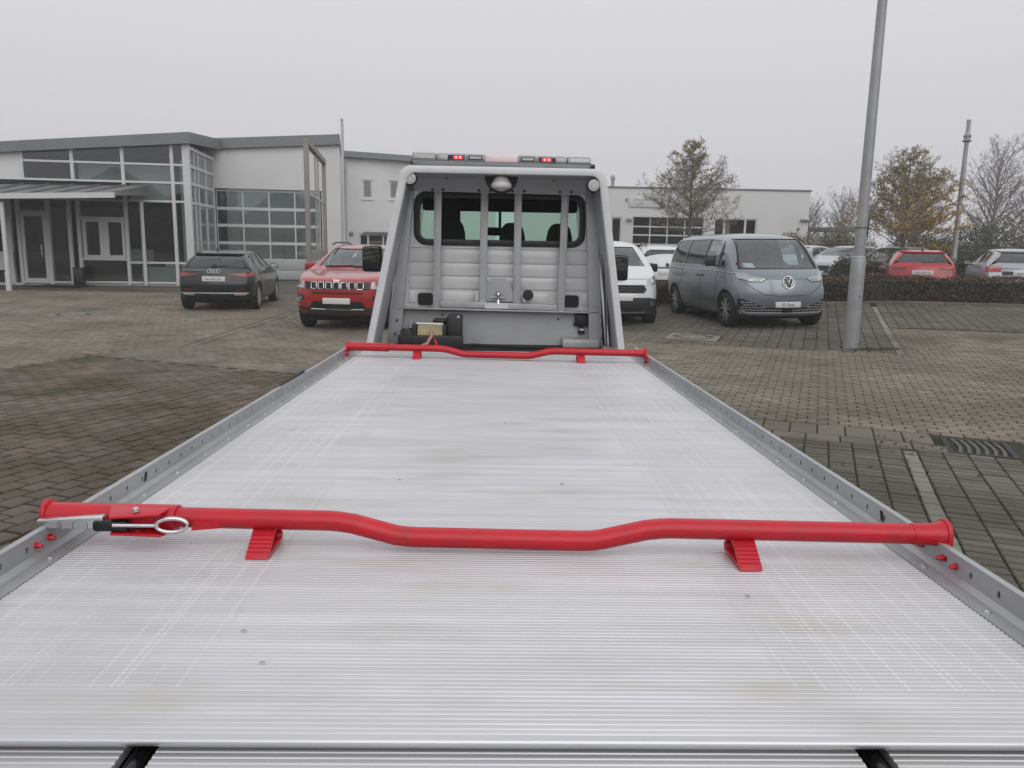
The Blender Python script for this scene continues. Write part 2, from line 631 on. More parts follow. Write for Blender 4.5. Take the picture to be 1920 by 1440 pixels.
#          size a, size b, running joint, shift, material
PAT = {'R1': (0.20, 0.105, 'a', 0.0, 'paver_grey'), 'R2': (0.20, 0.11, 'b', 0.5, 'paver_tan'), 'R3': (0.20, 0.13, 'a', 0.0, 'paver_grey'),
       'line': (0.12, 0.14, 'a', 0.0, 'paver_light'), 'band': (0.30, 0.24, 'b', 0.0, 'paver_stone'), 'gutter': (0.25, 0.43, 'b', 0.0, 'paver_stone'),
       'L1': (0.165, 0.20, 'a', 0.5, 'paver_brown'), 'L3': (0.20, 0.11, 'b', 0.5, 'paver_tan'), 'kerb': (0.24, 0.12, 'b', 0.0, 'paver_pale'),
       'Lstone': (0.30, 0.28, 'b', 0.0, 'paver_stone'), 'patch': (0.11, 0.11, 'b', 0.3, 'paver_pale')}
ORG = {'R1': (0.92, 7.66), 'R2': (0, 8.34), 'R3': (1.37, 13.75), 'line': (0.80, 7.66), 'band': (0, 7.66), 'gutter': (0.1, 7.90), 'L1': (-9.86, 8.66),
       'L3': (0, 9.06), 'kerb': (0, 8.66), 'Lstone': (0, 8.78), 'patch': (-9.95, 8.66)}
HOLES += [(3.62, 14.45, 0.52), (-9.28, 17.74, 0.52)]
DRAIN = (1.18, 1.72, 7.66, 8.26)   # a0 a1 b0 b1


def inside_deck(px, py):
    if py < 650:
        return 690 < px < 1170
    l_ = 655 - (py - 650) * (655 / 393.0)
    r_ = 1210 + (py - 660) * (710 / 490.0)
    return l_ - 4 < px < r_ + 4


lists = {k: [] for k in PAT}
prng = random.Random(3)
for zk, (sa, sb, run, shift, mk) in PAT.items():
    oa, ob = ORG[zk]
    if zk == 'line':
        spans = [(0.80, 0.92, 1.0, 7.66), (1.24, 1.37, 13.75, 21.2)]
    else:
        spans = [None]
    for sp in spans:
        if sp:
            ra = [sp[0] + 0.06]
            n_b = int((sp[3] - sp[2]) / sb)
            cells = [(sp[0] + (sp[1] - sp[0]) / 2, sp[2] + (j + 0.5) * sb) for j in range(n_b)]
        else:
            cells = []
            i0, i1 = int((-27 - oa) / sa), int((16 - oa) / sa)
            j0, j1 = int((0.5 - ob) / sb), int((25 - ob) / sb)
            for j in range(j0, j1):
                for i in range(i0, i1):
                    ca = oa + (i + 0.5) * sa
                    if i < 0 and zk in ('R1', 'R3'):
                        ca -= 0.125      # the pale brick line takes its own width
                    cb = ob + (j + 0.5) * sb
                    if run == 'b' and j % 2:
                        ca += shift * sa
                    if run == 'a' and i % 2:
                        cb += shift * sb
                    cells.append((ca, cb))
        for ca, cb in cells:
            if not sp and zone(ca, cb) != zk:
                continue
            x, y = ab2xy(ca, cb)
            if y < 0.8 or y > 25.5 or abs(x) > 23:
                continue
            if DRAIN[0] - 0.05 < ca < DRAIN[1] + 0.05 and DRAIN[2] - 0.02 < cb < DRAIN[3] + 0.1:
                continue
            if any((x - hx) ** 2 + (y - hy) ** 2 < hr * hr for hx, hy, hr in HOLES):
                continue
            if abs(x) < 0.9 and y < 7:
                continue
            q = project((x, y, gz(x, y)))
            if q is None or not (-260 < q[0] < 2180 and q[1] < 1750):
                continue
            seen = 0 <= q[0] <= 1920 and 0 <= q[1] <= 1440 and not inside_deck(q[0], q[1])
            lists[zk].append((sa * sb / q[2] ** 3 if seen else 0.0, x, y, ca, cb))
allp = sorted([(s[0], zk, i) for zk in lists for i, s in enumerate(lists[zk])], reverse=True)
single = set((zk, i) for _, zk, i in allp[:300])


def paver_shape(sa, sb, dz=0.0, tilt=(0, 0), skirt=0.03, zk='R2'):
    g_, bv = 0.0065, 0.006
    ha, hb = sa / 2 - g_, sb / 2 - (0.0105 if zk in ('R1', 'R3', 'L1', 'line') else g_)
    if zk == 'L1':
        ha -= 0.003
    o = []
    for k, (u, v, z) in enumerate([(-ha + bv, -hb + bv, 0), (ha - bv, -hb + bv, 0), (ha - bv, hb - bv, 0), (-ha + bv, hb - bv, 0),
                                   (-ha, -hb, -0.006), (ha, -hb, -0.006), (ha, hb, -0.006), (-ha, hb, -0.006)]):
        o.append((u, v, z + dz + tilt[0] * u + tilt[1] * v))
    o += [(-ha, -hb, -skirt), (ha, -hb, -skirt), (ha, hb, -skirt), (-ha, hb, -skirt)]
    f = [(0, 1, 2, 3)]
    for k in range(4):
        k2 = (k + 1) % 4
        f += [(4 + k, 4 + k2, k2, k), (8 + k, 8 + k2, 4 + k2, 4 + k)]
    return o, f


for zk, items in lists.items():
    sa, sb, run, shift, mk = PAT[zk]
    proto = None
    joined = MB()
    for i, (s_, x, y, ca, cb) in enumerate(items):
        z0 = gz(x, y)
        dz = prng.uniform(-0.0035, 0.0035)
        if (zk, i) in single:
            if proto is None:
                vs_, fs_ = paver_shape(sa, sb, zk=zk)
                proto = MB().add(vs_, fs_).build('paving_stone', mk, pavement, fix=False)
                o = proto
            else:
                o = proto.copy()
                COL.objects.link(o)
            o.location = (x, y, z0 + dz)
            o.rotation_euler = (prng.uniform(-.008, .008), prng.uniform(-.008, .008), -TH + prng.uniform(-.012, .012))
        else:
            vs_, fs_ = paver_shape(sa, sb, dz, (prng.uniform(-.01, .01), prng.uniform(-.01, .01)), 0.02, zk)
            joined.add([(x + u * CT + v * ST, y - u * ST + v * CT, z0 + w) for u, v, w in vs_], fs_)
    if joined.v:
        o = joined.build('paving_stones', mk, pavement, fix=False)
        o['kind'] = 'stuff'


# light kerb strips across the left part of the yard
def kerb_run(p, q, w, ln, name, label):
    p, q = Vector(p), Vector(q)
    d = (q - p)
    n = int(d.length / ln)
    d.normalize()
    root = empty(name, (0, 0, 0), 0, label, 'kerb')
    s_ = Vector((d.y, -d.x))
    for k in range(n):
        mb = MB()
        c = p + d * (k + 0.5) * ln
        a_, b_ = d * (ln / 2 - 0.006), s_ * (w / 2)
        z = gz(c.x, c.y)
        lo, hi = z - 0.02, z + 0.012 + prng.uniform(-.002, .002)
        cs = [c - a_ - b_, c - a_ + b_, c + a_ + b_, c + a_ - b_]
        mb.hexa([(v.x, v.y, lo) for v in cs] + [(v.x, v.y, hi) for v in cs])
        mb.build('kerb_stone', 'paver_pale', root, bevel=0.006, seg=1)
    return root


kerb_run((-5.06, 12.6), (-4.98, 20.2), 0.10, 0.33, 'kerb_strip', 'pale kerb strip leading past the rear of the charcoal hatchback')
kerb_run((-4.86, 12.7), (-4.74, 19.2), 0.08, 0.33, 'kerb_strip', 'thin pale kerb strip running to the front of the red off-roader')


# manholes, gully, slot drain
def manhole(x, y, label):
    r = empty('manhole_cover', (x, y, gz(x, y)), -TH, label, 'manhole')
    MB().ring(rrect(-0.46, -0.46, 0.46, 0.46, 0.03, 5), [(0.335 * math.cos(a), 0.335 * math.sin(a)) for a in [math.atan2(p[1], p[0]) for p in rrect(-0.46, -0.46, 0.46, 0.46, 0.03, 5)]], -0.03, 0.008, 'z').build('concrete_frame', 'concrete_light', r)
    MB().lathe([(0.375, -0.03), (0.375, 0.008), (0.29, 0.010), (0.285, -0.004), (0.252, -0.004)], n=32).build('iron_ring', 'iron', r)
    lid = MB().lathe([(0.245, -0.02), (0.245, 0.008), (0.235, 0.012)], n=32).build('lid', 'concrete_light', r)
    for k in range(6):
        a = k * math.pi / 3
        MB().box((0.13 * math.cos(a) - .02, 0.13 * math.sin(a) - .02, 0.010), (0.13 * math.cos(a) + .02, 0.13 * math.sin(a) + .02, 0.0145)).build('vent_hole', 'iron', lid)
    return r


manhole(3.62, 14.45, 'round manhole cover in a square pale frame in front of the blue-grey van')
manhole(-9.28, 17.74, 'flat manhole cover in the yard left of the charcoal hatchback')
da = (DRAIN[0] + DRAIN[1]) / 2
db = (DRAIN[2] + DRAIN[3]) / 2
dx, dy = ab2xy(da, db)
dr = empty('drain_grate', (dx, dy, gz(dx, dy)), -TH, 'black iron drain grate with curved bars in the paving gutter', 'drain grate')
hw, hl = (DRAIN[1] - DRAIN[0]) / 2, (DRAIN[3] - DRAIN[2]) / 2
MB().ring([(-hw, -hl), (hw, -hl), (hw, hl), (-hw, hl)], [(-hw + .02, -hl + .02), (hw - .02, -hl + .02), (hw - .02, hl - .02), (-hw + .02, hl - .02)], -0.5, -0.072, 'z').box((-hw, -hl, -0.53), (hw, hl, -0.5)).build('pit', 'soft_black', dr)
MB().ring([(-hw, -hl), (hw, -hl), (hw, hl), (-hw, hl)], [(-hw + .045, -hl + .035), (hw - .045, -hl + .035), (hw - .045, hl - .035), (-hw + .045, hl - .035)], -0.07, 0.002, 'z').build('grate_frame', 'iron', dr, bevel=0.004)
for k in range(6):
    u = -hw + 0.10 + k * (2 * hw - 0.2) / 5
    pts = [(u + 0.03 * math.sin(t * math.pi) - 0.01, -hl + 0.03 + t * (2 * hl - 0.06), -0.016) for t in [i / 6 for i in range(7)]]
    mb = MB()
    for p_, q_ in zip(pts[:-1], pts[1:]):
        mb.bar(p_, (q_[0], q_[1] + .002, q_[2]), 0.030, 0.03)
    mb.build('grate_bar', 'grate_iron', dr)
sl = MB()
p0, p1 = ab2xy(1.40, 17.2), ab2xy(4.6, 17.16)
for k in range(12):
    t0, t1 = k / 12, (k + 0.93) / 12
    A = (p0[0] + (p1[0] - p0[0]) * t0, p0[1] + (p1[1] - p0[1]) * t0)
    B = (p0[0] + (p1[0] - p0[0]) * t1, p0[1] + (p1[1] - p0[1]) * t1)
    sl.bar((*A, gz(*A) + 0.004), (*B, gz(*B) + 0.004), 0.07, 0.016)
tag(sl.build('slot_drain', 'iron', None), 'dark slot drain line across the parking bays before the hedge', 'drain', kind=None)

# fallen leaves and weeds
lf = MB()
lr = random.Random(11)
spots = [(3.05, 6.2, 6), (3.2, 5.6, 5), (3.9, 5.4, 4), (3.6, 6.9, 9), (3.45, 6.75, 8), (4.0, 7.4, 5), (5.0, 7.9, 4), (6.0, 9.0, 4), (4.6, 17.4, 10), (4.2, 16.6, 14), (3.9, 15.9, 12), (6.3, 12.9, 18), (-3.2, 4.6, 5), (-3.6, 5.2, 5), (5.9, 13.2, 16), (8, 16, 8), (10, 15, 8), (8.5, 19.5, 40), (11.5, 19.2, 40)]
for cx_, cy_, n_ in spots:
    for k in range(n_ if n_ > 7 else max(1, n_ // 2)):
        sp_ = 0.16 if n_ < 10 else 0.6
        x, y = cx_ + lr.gauss(0, sp_), cy_ + lr.gauss(0, sp_)
        a, s_ = lr.uniform(0, 6.3), lr.uniform(0.012, 0.030)
        z = gz(x, y) + 0.006
        c_, s2 = math.cos(a) * s_, math.sin(a) * s_
        lf.add([(x - c_, y - s2, z), (x + s2 * .6, y - c_ * .6, z + lr.uniform(.004, .02)), (x + c_, y + s2, z + lr.uniform(0, .012)), (x - s2 * .6, y + c_ * .6, z + lr.uniform(.004, .02))], [(0, 1, 2, 3)])
tag(lf.build('fallen_leaves', 'fallen_leaf', None, fix=False), 'brown fallen leaves scattered over the paving', 'leaves', kind='stuff')
gr = MB()
for k in range(900):
    if k < 420:
        x, y = 6.15 + lr.gauss(0, .28), 12.75 + lr.gauss(0, .10)
    elif k < 700:
        t = lr.random()
        x, y = ab2xy(0.80 + lr.choice((-0.005, .125)) + lr.gauss(0, .008), 3.2 + 4.4 * t)
    else:
        x, y = ab2xy(1.15 + lr.gauss(0, .06), 7.9 + lr.gauss(0, .13))
    z = gz(x, y) - 0.008
    a, h, w = lr.uniform(0, 6.3), lr.uniform(.012, .03) * (1.8 if k < 420 else 0.8), lr.uniform(.004, .009)
    gr.add([(x - w * math.cos(a), y - w * math.sin(a), z), (x + w * math.cos(a), y + w * math.sin(a), z), (x + lr.gauss(0, .02), y + lr.gauss(0, .02), z + h)], [(0, 1, 2)])
tag(gr.build('weeds', 'grass_green', None, fix=False), 'green weeds and moss in the paving joints and by the lamp post', 'weeds', kind='stuff')
# ------------------------------------------------------------------ tow truck
def _taper(s, sg):
    s.v = [(x - sg * max(0, z - 1.25) * 0.18, y, z) for x, y, z in s.v]
    return s


MB.taper = _taper


def zd(y):
    return 0.995 - 0.0206 * (y - 1.77)


def adopt(root):
    """parts were modelled in world coordinates: keep them there under a root that stands elsewhere"""
    inv = Matrix.LocRotScale(root.location, root.rotation_euler, None).inverted()
    for c in root.children:
        c.matrix_parent_inverse = inv


def deck_material():
    m = mat('deck_alu', (0.70, 0.70, 0.72), 0.42, 0.40)
    n, l = m.node_tree.nodes, m.node_tree.links
    b = n['Principled BSDF']
    g = n.new('ShaderNodeNewGeometry')
    sp = n.new('ShaderNodeSeparateXYZ')
    l.new(g.outputs['Position'], sp.inputs[0])

    def math_(op, a, c=None, clamp=False):
        k = n.new('ShaderNodeMath')
        k.operation = op
        k.use_clamp = clamp
        for i, v in enumerate((a, c)):
            if v is None:
                continue
            if isinstance(v, (int, float)):
                k.inputs[i].default_value = v
            else:
                l.new(v, k.inputs[i])
        return k.outputs[0]

    def noise(scale3, lo, hi, t0, t1, det=5):
        mp = n.new('ShaderNodeMapping')
        mp.inputs['Scale'].default_value = scale3
        l.new(g.outputs['Position'], mp.inputs[0])
        nz = n.new('ShaderNodeTexNoise')
        nz.inputs['Scale'].default_value = 1
        nz.inputs['Detail'].default_value = det
        l.new(mp.outputs[0], nz.inputs['Vector'])
        r_ = n.new('ShaderNodeMapRange')
        r_.inputs['From Min'].default_value = lo
        r_.inputs['From Max'].default_value = hi
        r_.inputs['To Min'].default_value = t0
        r_.inputs['To Max'].default_value = t1
        l.new(nz.outputs[0], r_.inputs[0])
        return r_.outputs[0]

    def mix(f, a, c):
        mx = n.new('ShaderNodeMix')
        mx.data_type = 'RGBA'
        if isinstance(f, float):
            mx.inputs['Factor'].default_value = f
        else:
            l.new(f, mx.inputs['Factor'])
        for s_, v in (('A', a), ('B', c)):
            if isinstance(v, tuple):
                mx.inputs[s_].default_value = (*v, 1)
            else:
                l.new(v, mx.inputs[s_])
        return mx.outputs['Result']
    streak = noise((0.9, 26, 1), 0.3, 0.7, 0.0, 1.0)
    c = mix(streak, (0.60, 0.597, 0.618), (0.735, 0.727, 0.755))
    broad = noise((1.2, 2.2, 1), 0.40, 0.75, 0.0, 0.5)
    c = mix(broad, c, (0.57, 0.565, 0.575))
    stain = noise((2.6, 7.0, 1), 0.52, 0.78, 0.0, 0.60, 7)
    c = mix(stain, c, (0.50, 0.47, 0.39))
    # knurled lines worn bright in the two wheel tracks
    ax = math_('ABSOLUTE', sp.outputs['X'])
    frac = math_('FRACT', math_('MULTIPLY', math_('ADD', ax, 0.006), 21.0))
    pulse = math_('LESS_THAN', frac, 0.080)
    frac2 = math_('FRACT', math_('MULTIPLY', math_('ADD', ax, 0.031), 6.1))
    pulse2 = math_('LESS_THAN', frac2, 0.028)
    pulse = math_('MAXIMUM', pulse, pulse2)
    band = math_('MULTIPLY', math_('GREATER_THAN', ax, 0.50), math_('GREATER_THAN', sp.outputs['Y'], 1.222))
    brk = noise((9, 0.9, 1), 0.30, 0.60, 0.0, 0.55, 3)
    wear = math_('MULTIPLY', math_('MULTIPLY', pulse, band), brk)
    c = mix(wear, c, (0.86, 0.86, 0.87))
    trk = math_('MULTIPLY', math_('GREATER_THAN', ax, 0.50), noise((4, 1.2, 1), 0.35, 0.7, 0.0, 0.35))
    c = mix(trk, c, (0.50, 0.50, 0.51))
    l.new(c, b.inputs['Base Color'])
    rr = noise((3, 9, 1), 0.3, 0.7, 0.36, 0.52)
    l.new(rr, b.inputs['Roughness'])
    return m


deck_material()
TX = 0.03
truck = empty('tow_truck', (0, 4.0, 0), 0, 'flatbed tow truck with ribbed silver aluminium deck and white cab frame', 'tow truck')
W = 1.008
PITCH = 0.0133
NR = 19
PL = PITCH * NR
tilt = -math.atan(0.0206)
prof = []
for k in range(NR):
    y = k * PITCH
    prof += [(y + 0.0002, -0.0018), (y + 0.0036, -0.0018), (y + 0.0052, 0.0), (y + 0.0118, 0.0), (y + 0.0131, -0.0018)]
pm = MB()
xs = (-1.0, 1.0)
top = [(x, y, z) for y, z in prof for x in xs]
np_ = len(prof)
bot = [(xs[0], 0.0002, -0.016), (xs[1], 0.0002, -0.016), (xs[0], PL - 0.0002, -0.016), (xs[1], PL - 0.0002, -0.016)]
fs = [(2 * i, 2 * i + 1, 2 * i + 3, 2 * i + 2) for i in range(np_ - 1)]
nb = len(top)
fs += [(nb, nb + 1, 1, 0), (2 * np_ - 2, 2 * np_ - 1, nb + 3, nb + 2)]
fs += [tuple([2 * i for i in range(np_)] + [nb + 2, nb]), tuple([2 * i + 1 for i in range(np_ - 1, -1, -1)] + [nb + 1, nb + 3]), (nb, nb + 2, nb + 3, nb + 1)]
pm.add(top + bot, fs)
plank = pm.build('deck_plank', 'deck_alu', truck)
Y0 = 1.090
for k in range(20):
    o = plank if k == 0 else plank.copy()
    if k:
        COL.objects.link(o)
    o.scale = (W, 1, 1)
    yy = Y0 + k * PL * math.cos(tilt)
    o.location = (0, yy, zd(yy))
    o.rotation_euler = (tilt, 0, 0)
YF = Y0 + 20 * PL
# rear nosing
MB().prism([(1.0898, zd(1.09)), (1.082, zd(1.09) + .0003), (1.0775, zd(1.09) - .003), (1.0765, zd(1.09) - .008), (1.079, zd(1.09) - .0125), (1.0898, zd(1.09) - .0135)], -W, W, 'x').build('rear_nosing', 'deck_edge', truck, smooth=50)
# folded ramp panels behind the deck
for x0, x1 in ((-1.0, -0.545), (-0.497, 0.560), (0.608, 1.0)):
    ramp = empty('ramp', (0, 0, 0))
    ramp.parent = truck
    for k in range(3):
        o = plank.copy()
        COL.objects.link(o)
        o.name = 'ramp_plank'
        o.parent = ramp
        o.scale = ((x1 - x0) / 2, 1, 1)
        o.location = ((x0 + x1) / 2, 1.200 - (k + 1) * PL, 0.984)
        o.rotation_euler = (0, 0, 0)
for x in (-0.521, 0.584):
    MB().tube([(x, 1.19, 0.972), (x, 0.6, 0.972)], 0.014, 8).build('hinge_rod', 'black_gloss', truck, smooth=50)
MB().box((-0.99, 0.45, 0.935), (0.99, 1.20, 0.950)).build('ramp_backing', 'black_plastic', truck)

# side rails with punched holes
for sg in (-1, 1):
    rail = empty('side_rail', (0, 0, 0))
    rail.parent = truck
    xw = sg * 1.062
    y0, y1 = 1.10, 6.02
    cell = 0.10
    nc = int((y1 - y0) / cell)
    mb = MB()
    zb, zt, zh = 0.000, 0.056, 0.031
    for k in range(nc):
        ya, yb = y0 + k * cell, y0 + (k + 1) * cell
        yc = (ya + yb) / 2
        rr_ = 0.0072
        out = [(ya, zb), (yc, zb), (yb, zb), (yb, zh), (yb, zt), (yc, zt), (ya, zt), (ya, zh)]
        ins = []
        for j in range(8):
            a = R(225 + 45 * j)
            ins.append((yc + rr_ * 0.85 * math.cos(a), zh + rr_ * 1.2 * math.sin(a)))
        vs_ = []
        for xo in (0, sg * 0.005):
            for (yy, zz) in out + ins:
                vs_.append((xw + xo, yy, zd(yy) + zz))
        f_ = []
        for j in range(8):
            j2 = (j + 1) % 8
            f_ += [(j, j2, 8 + j2, 8 + j), (16 + j2, 16 + j, 24 + j, 24 + j2), (8 + j, 8 + j2, 24 + j2, 24 + j)]
        mb.add(vs_, f_)
    mb.build('perforated_web', 'rail_alu', rail, fix=False)
    fl = MB()
    for (xa, za), (xb, zb_) in [((sg * 1.010, 0.001), (sg * 1.050, 0.001)), ((sg * 1.050, 0.001), (sg * 1.0625, 0.012)), ((sg * 1.059, 0.0602), (sg * 1.076, 0.0602))]:
        fl.hexa([(xa, y0, zd(y0) + za - .004), (xb, y0, zd(y0) + zb_ - .004), (xb, y1, zd(y1) + zb_ - .004), (xa, y1, zd(y1) + za - .004),
                 (xa, y0, zd(y0) + za), (xb, y0, zd(y0) + zb_), (xb, y1, zd(y1) + zb_), (xa, y1, zd(y1) + za)])
    fl.build('rail_flange', 'rail_alu', rail)
    MB().hexa([(sg * 1.0702, y0, zd(y0) - .08), (sg * 1.0752, y0, zd(y0) - .08), (sg * 1.0752, y1, zd(y1) - .08), (sg * 1.0702, y1, zd(y1) - .08), (sg * 1.0702, y0, zd(y0) + .056), (sg * 1.0752, y0, zd(y0) + .056), (sg * 1.0752, y1, zd(y1) + .056), (sg * 1.0702, y1, zd(y1) + .056)]).build('outer_skirt', 'rail_alu', rail)
    for k in range(20):
        yy = 1.28 + k * 0.25
        if yy > 5.9:
            break
        MB().lathe([(0.007, 0.0), (0.0065, 0.003), (0.003, 0.0045)], (sg * 1.030, yy, zd(yy) + 0.001), 'z', 10).build('rivet', 'zinc', rail, smooth=50)
    MB().box((sg * 1.035 - .02, y0, 0.86), (sg * 1.035 + .02, y1, 0.90)).build('deck_side_member', 'rail_alu', rail)
    yy = 2.36 if sg < 0 else 2.05
    MB().prism([(yy, zd(yy) + .020), (yy + .016, zd(yy) + .020), (yy + .026, zd(yy) + .046), (yy + .010, zd(yy) + .046)], xw - sg * .0012, xw - sg * .0004, 'x').build('lashing_slot', 'soft_black', rail)
    if sg < 0:
        MB().box((xw - .022, 3.95, zd(4.1) + .046), (xw - .004, 4.45, zd(4.1) + .066)).build('rubber_strip', 'rubber', rail, bevel=0.004)

# headboard frame
LB, LT, RB, RT_ = (-0.985, 0.90), (-0.742, 2.20), (0.995, 0.90), (0.825, 2.20)


def arch(off):
    o = off
    pts = [(LB[0] + o, LB[1]), (LB[0] + o + 0.0, 0.95)]
    lx, rx, zt = LT[0] + o, RT_[0] - o, 2.283 - o
    for k in range(6):
        a = R(170 - 80 * k / 5)
        r_ = 0.085 - min(o, .05) * 0.4
        pts.append((lx + 0.02 + r_ + r_ * math.cos(a), zt - r_ + r_ * math.sin(a)))
    for k in range(6):
        a = R(90 - 82 * k / 5)
        r_ = 0.085 - min(o, .05) * 0.4
        pts.append((rx - 0.015 - r_ + r_ * math.cos(a), zt - r_ + r_ * math.sin(a)))
    pts += [(RB[0] - o, 0.95), (RB[0] - o, RB[1])]
    return pts


head = empty('headboard', (0, 0, 0))
head.parent = truck
MB().ring(arch(0), arch(0.052), 6.06, 6.115, 'y', closed=False).build('white_frame', 'frame_white', head, bevel=0.008, smooth=45)
MB().ring(arch(0.048), arch(0.054), 6.116, 6.56, 'y', closed=False).build('shroud', 'panel_grey', head, smooth=45)
# angled corner posts and seals
MB().prism([(-0.885, 0.905), (-0.775, 0.905), (-0.655, 2.19), (-0.715, 2.19)], 6.50, 6.56, 'y').build('corner_post', 'panel_grey', head, bevel=0.01)
MB().prism([(0.775, 0.905), (0.885, 0.905), (0.790, 2.19), (0.700, 2.19)], 6.50, 6.56, 'y').build('corner_post', 'panel_grey', head, bevel=0.01)
for (xa, xb) in ((0.898, 0.800), (0.925, 0.815)):
    MB().bar((xa, 6.36, 0.92), (xb, 6.36, 2.15), 0.012, 0.012, (0, 1, 0)).build('rubber_seal', 'rubber', head)
MB().prism([(-0.755, 1.95), (-0.735, 1.98), (-0.735, 2.02), (-0.775, 1.88)], 6.30, 6.42, 'y').build('latch', 'black_plastic', head)
MB().prism([(0.835, 1.95), (0.815, 2.0), (0.825, 2.05), (0.855, 1.88)], 6.30, 6.42, 'y').build('latch', 'black_plastic', head)
# top panel under the frame
tp = MB().hexa([(-0.70, 6.535, 2.128), (0.78, 6.535, 2.118), (0.78, 6.541, 2.118), (-0.70, 6.541, 2.128), (-0.70, 6.47, 2.262), (0.78, 6.47, 2.252), (0.78, 6.476, 2.252), (-0.70, 6.476, 2.262)])
tp.build('top_panel', 'panel_grey', head)
for x in (-0.515, -0.43, -0.145, -0.055, 0.12, 0.215, 0.50, 0.59):
    MB().lathe([(0.011, -0.012), (0.011, 0.0), (0.006, 0.004)], (x, 6.530, 2.140), 'y', 10).build('bolt', 'black_plastic', head)
for x in (-0.40, 0.445):
    MB().lathe([(0.012, -0.012), (0.012, 0.0), (0.006, 0.004)], (x, 6.480, 2.232), 'y', 10).build('bolt', 'black_plastic', head)
# posts and cross bar in front of the window
for xt, xb, w_, zb_ in ((-0.472, -0.484, 0.060, 1.19), (-0.100, -0.108, 0.060, 1.23), (0.168, 0.173, 0.060, 1.23), (0.546, 0.535, 0.060, 1.19)):
    po = MB().hexa([(xb - w_ / 2, 6.545, zb_), (xb + w_ / 2, 6.545, zb_), (xb + w_ / 2, 6.575, zb_), (xb - w_ / 2, 6.575, zb_),
                    (xt - w_ / 2, 6.545, 2.13), (xt + w_ / 2, 6.545, 2.13), (xt + w_ / 2, 6.575, 2.13), (xt - w_ / 2, 6.575, 2.13)]).build('guard_post', 'panel_grey', head, bevel=0.006)
    for z in (2.08, 2.05, 1.93, 1.83, 1.55, 1.46, 1.27):
        x = xb + (xt - xb) * (z - zb_) / (2.13 - zb_)
        if abs(x) < 0.3 and z > 1.7:
            continue
        MB().lathe([(0.005, -0.0015), (0.005, 0.0), (0.003, 0.001)], (x, 6.5440, z), 'y', 8).build('rivet', 'zinc', po)
MB().hexa([(-0.452, 6.52, 1.215), (0.503, 6.52, 1.195), (0.503, 6.565, 1.195), (-0.452, 6.565, 1.215), (-0.452, 6.52, 1.262), (0.503, 6.52, 1.242), (0.503, 6.565, 1.242), (-0.452, 6.565, 1.262)]).build('cross_bar', 'panel_grey', head, bevel=0.005)
# lower panel with shelf edge
MB().box((-0.80, 6.60, 0.90), (0.86, 6.615, 1.19)).build('lower_panel', 'panel_grey', head)
MB().hexa([(-0.79, 6.50, 1.192), (0.85, 6.50, 1.178), (0.85, 6.61, 1.178), (-0.79, 6.61, 1.192), (-0.79, 6.50, 1.204), (0.85, 6.50, 1.190), (0.85, 6.61, 1.190), (-0.79, 6.61, 1.204)]).build('shelf', 'panel_grey', head, bevel=0.003)
for x, z in ((-0.80, 1.10), (-0.815, 0.99), (0.865, 1.16), (0.87, 1.09), (0.875, 0.98), (-0.44, 1.14), (0.52, 1.12)):
    MB().lathe([(0.009, -0.01), (0.009, 0.0), (0.005, 0.003)], (x, 6.494 if abs(x) > .7 else 6.598, z), 'y', 8).build('bolt', 'black_plastic', head)
MB().box((0.545, 6.40, 0.905), (0.845, 6.60, 0.975)).build('step_box', 'panel_grey', head, bevel=0.012)
MB().box((-0.88, 6.10, 0.888), (0.92, 6.62, 0.902)).build('sill_gap', 'soft_black', head)
MB().box((-0.96, 6.08, 0.86), (-0.80, 6.40, 0.925)).build('foot_bracket', 'panel_grey', head, bevel=0.01)
MB().box((0.86, 6.08, 0.86), (0.97, 6.40, 0.930)).build('foot_bracket', 'panel_grey', head, bevel=0.01)
MB().tube([(-0.20, 6.36, 0.925), (0.2, 6.34, 0.915), (0.54, 6.33, 0.915)], 0.012, 8).build('cable', 'rubber', head)
# ball coupling, knob, switch box
co = MB().lathe([(0.018, 0.0), (0.018, 0.04), (0.011, 0.05), (0.011, 0.07), (0.020, 0.082), (0.024, 0.098), (0.018, 0.115), (0.004, 0.122)], (0.02, 6.535, 1.222), 'z', 14).build('coupling_ball', 'steel_bright', head, smooth=50)
MB().box((-0.045, 6.525, 1.292), (0.085, 6.545, 1.302)).build('coupling_pin', 'steel_bright', co)
MB().box((-0.09, 6.512, 1.205), (0.10, 6.519, 1.243)).build('type_plate', 'frame_white', head)
for x in (-0.155, 0.235):
    MB().box((x - .012, 6.55, 1.262), (x + .012, 6.57, 1.34)).build('bracket', 'zinc', head)
MB().prism([(-0.12, 1.26), (0.16, 1.26), (0.13, 1.36), (0.08, 1.45), (-0.04, 1.45), (-0.09, 1.36)], 6.566, 6.572, 'y').build('coupling_plate', 'rail_alu', head)
MB().lathe([(0.040, -0.035), (0.044, -0.028), (0.044, -0.01), (0.03, 0.0), (0.02, 0.05)], (0.262, 6.545, 1.317), 'y', 18).build('knob', 'black_plastic', head, smooth=40)
sb = MB().box((0.655, 6.555, 1.065), (0.765, 6.60, 1.165)).build('control_box', 'black_plastic', head, bevel=0.01)
for x in (0.646, 0.764):
    MB().box((x, 6.57, 1.07), (x + .012, 6.595, 1.095)).build('mounting_ear', 'black_plastic', sb)
MB().lathe([(0.03, 0.0), (0.03, 0.02), (0.02, 0.03), (0.02, 0.06)], (0.712, 6.575, 1.005), 'z', 12).build('plug', 'black_plastic', sb)
MB().box((0.695, 6.552, 1.032), (0.729, 6.556, 1.048)).build('sticker', 'plate_white', sb)

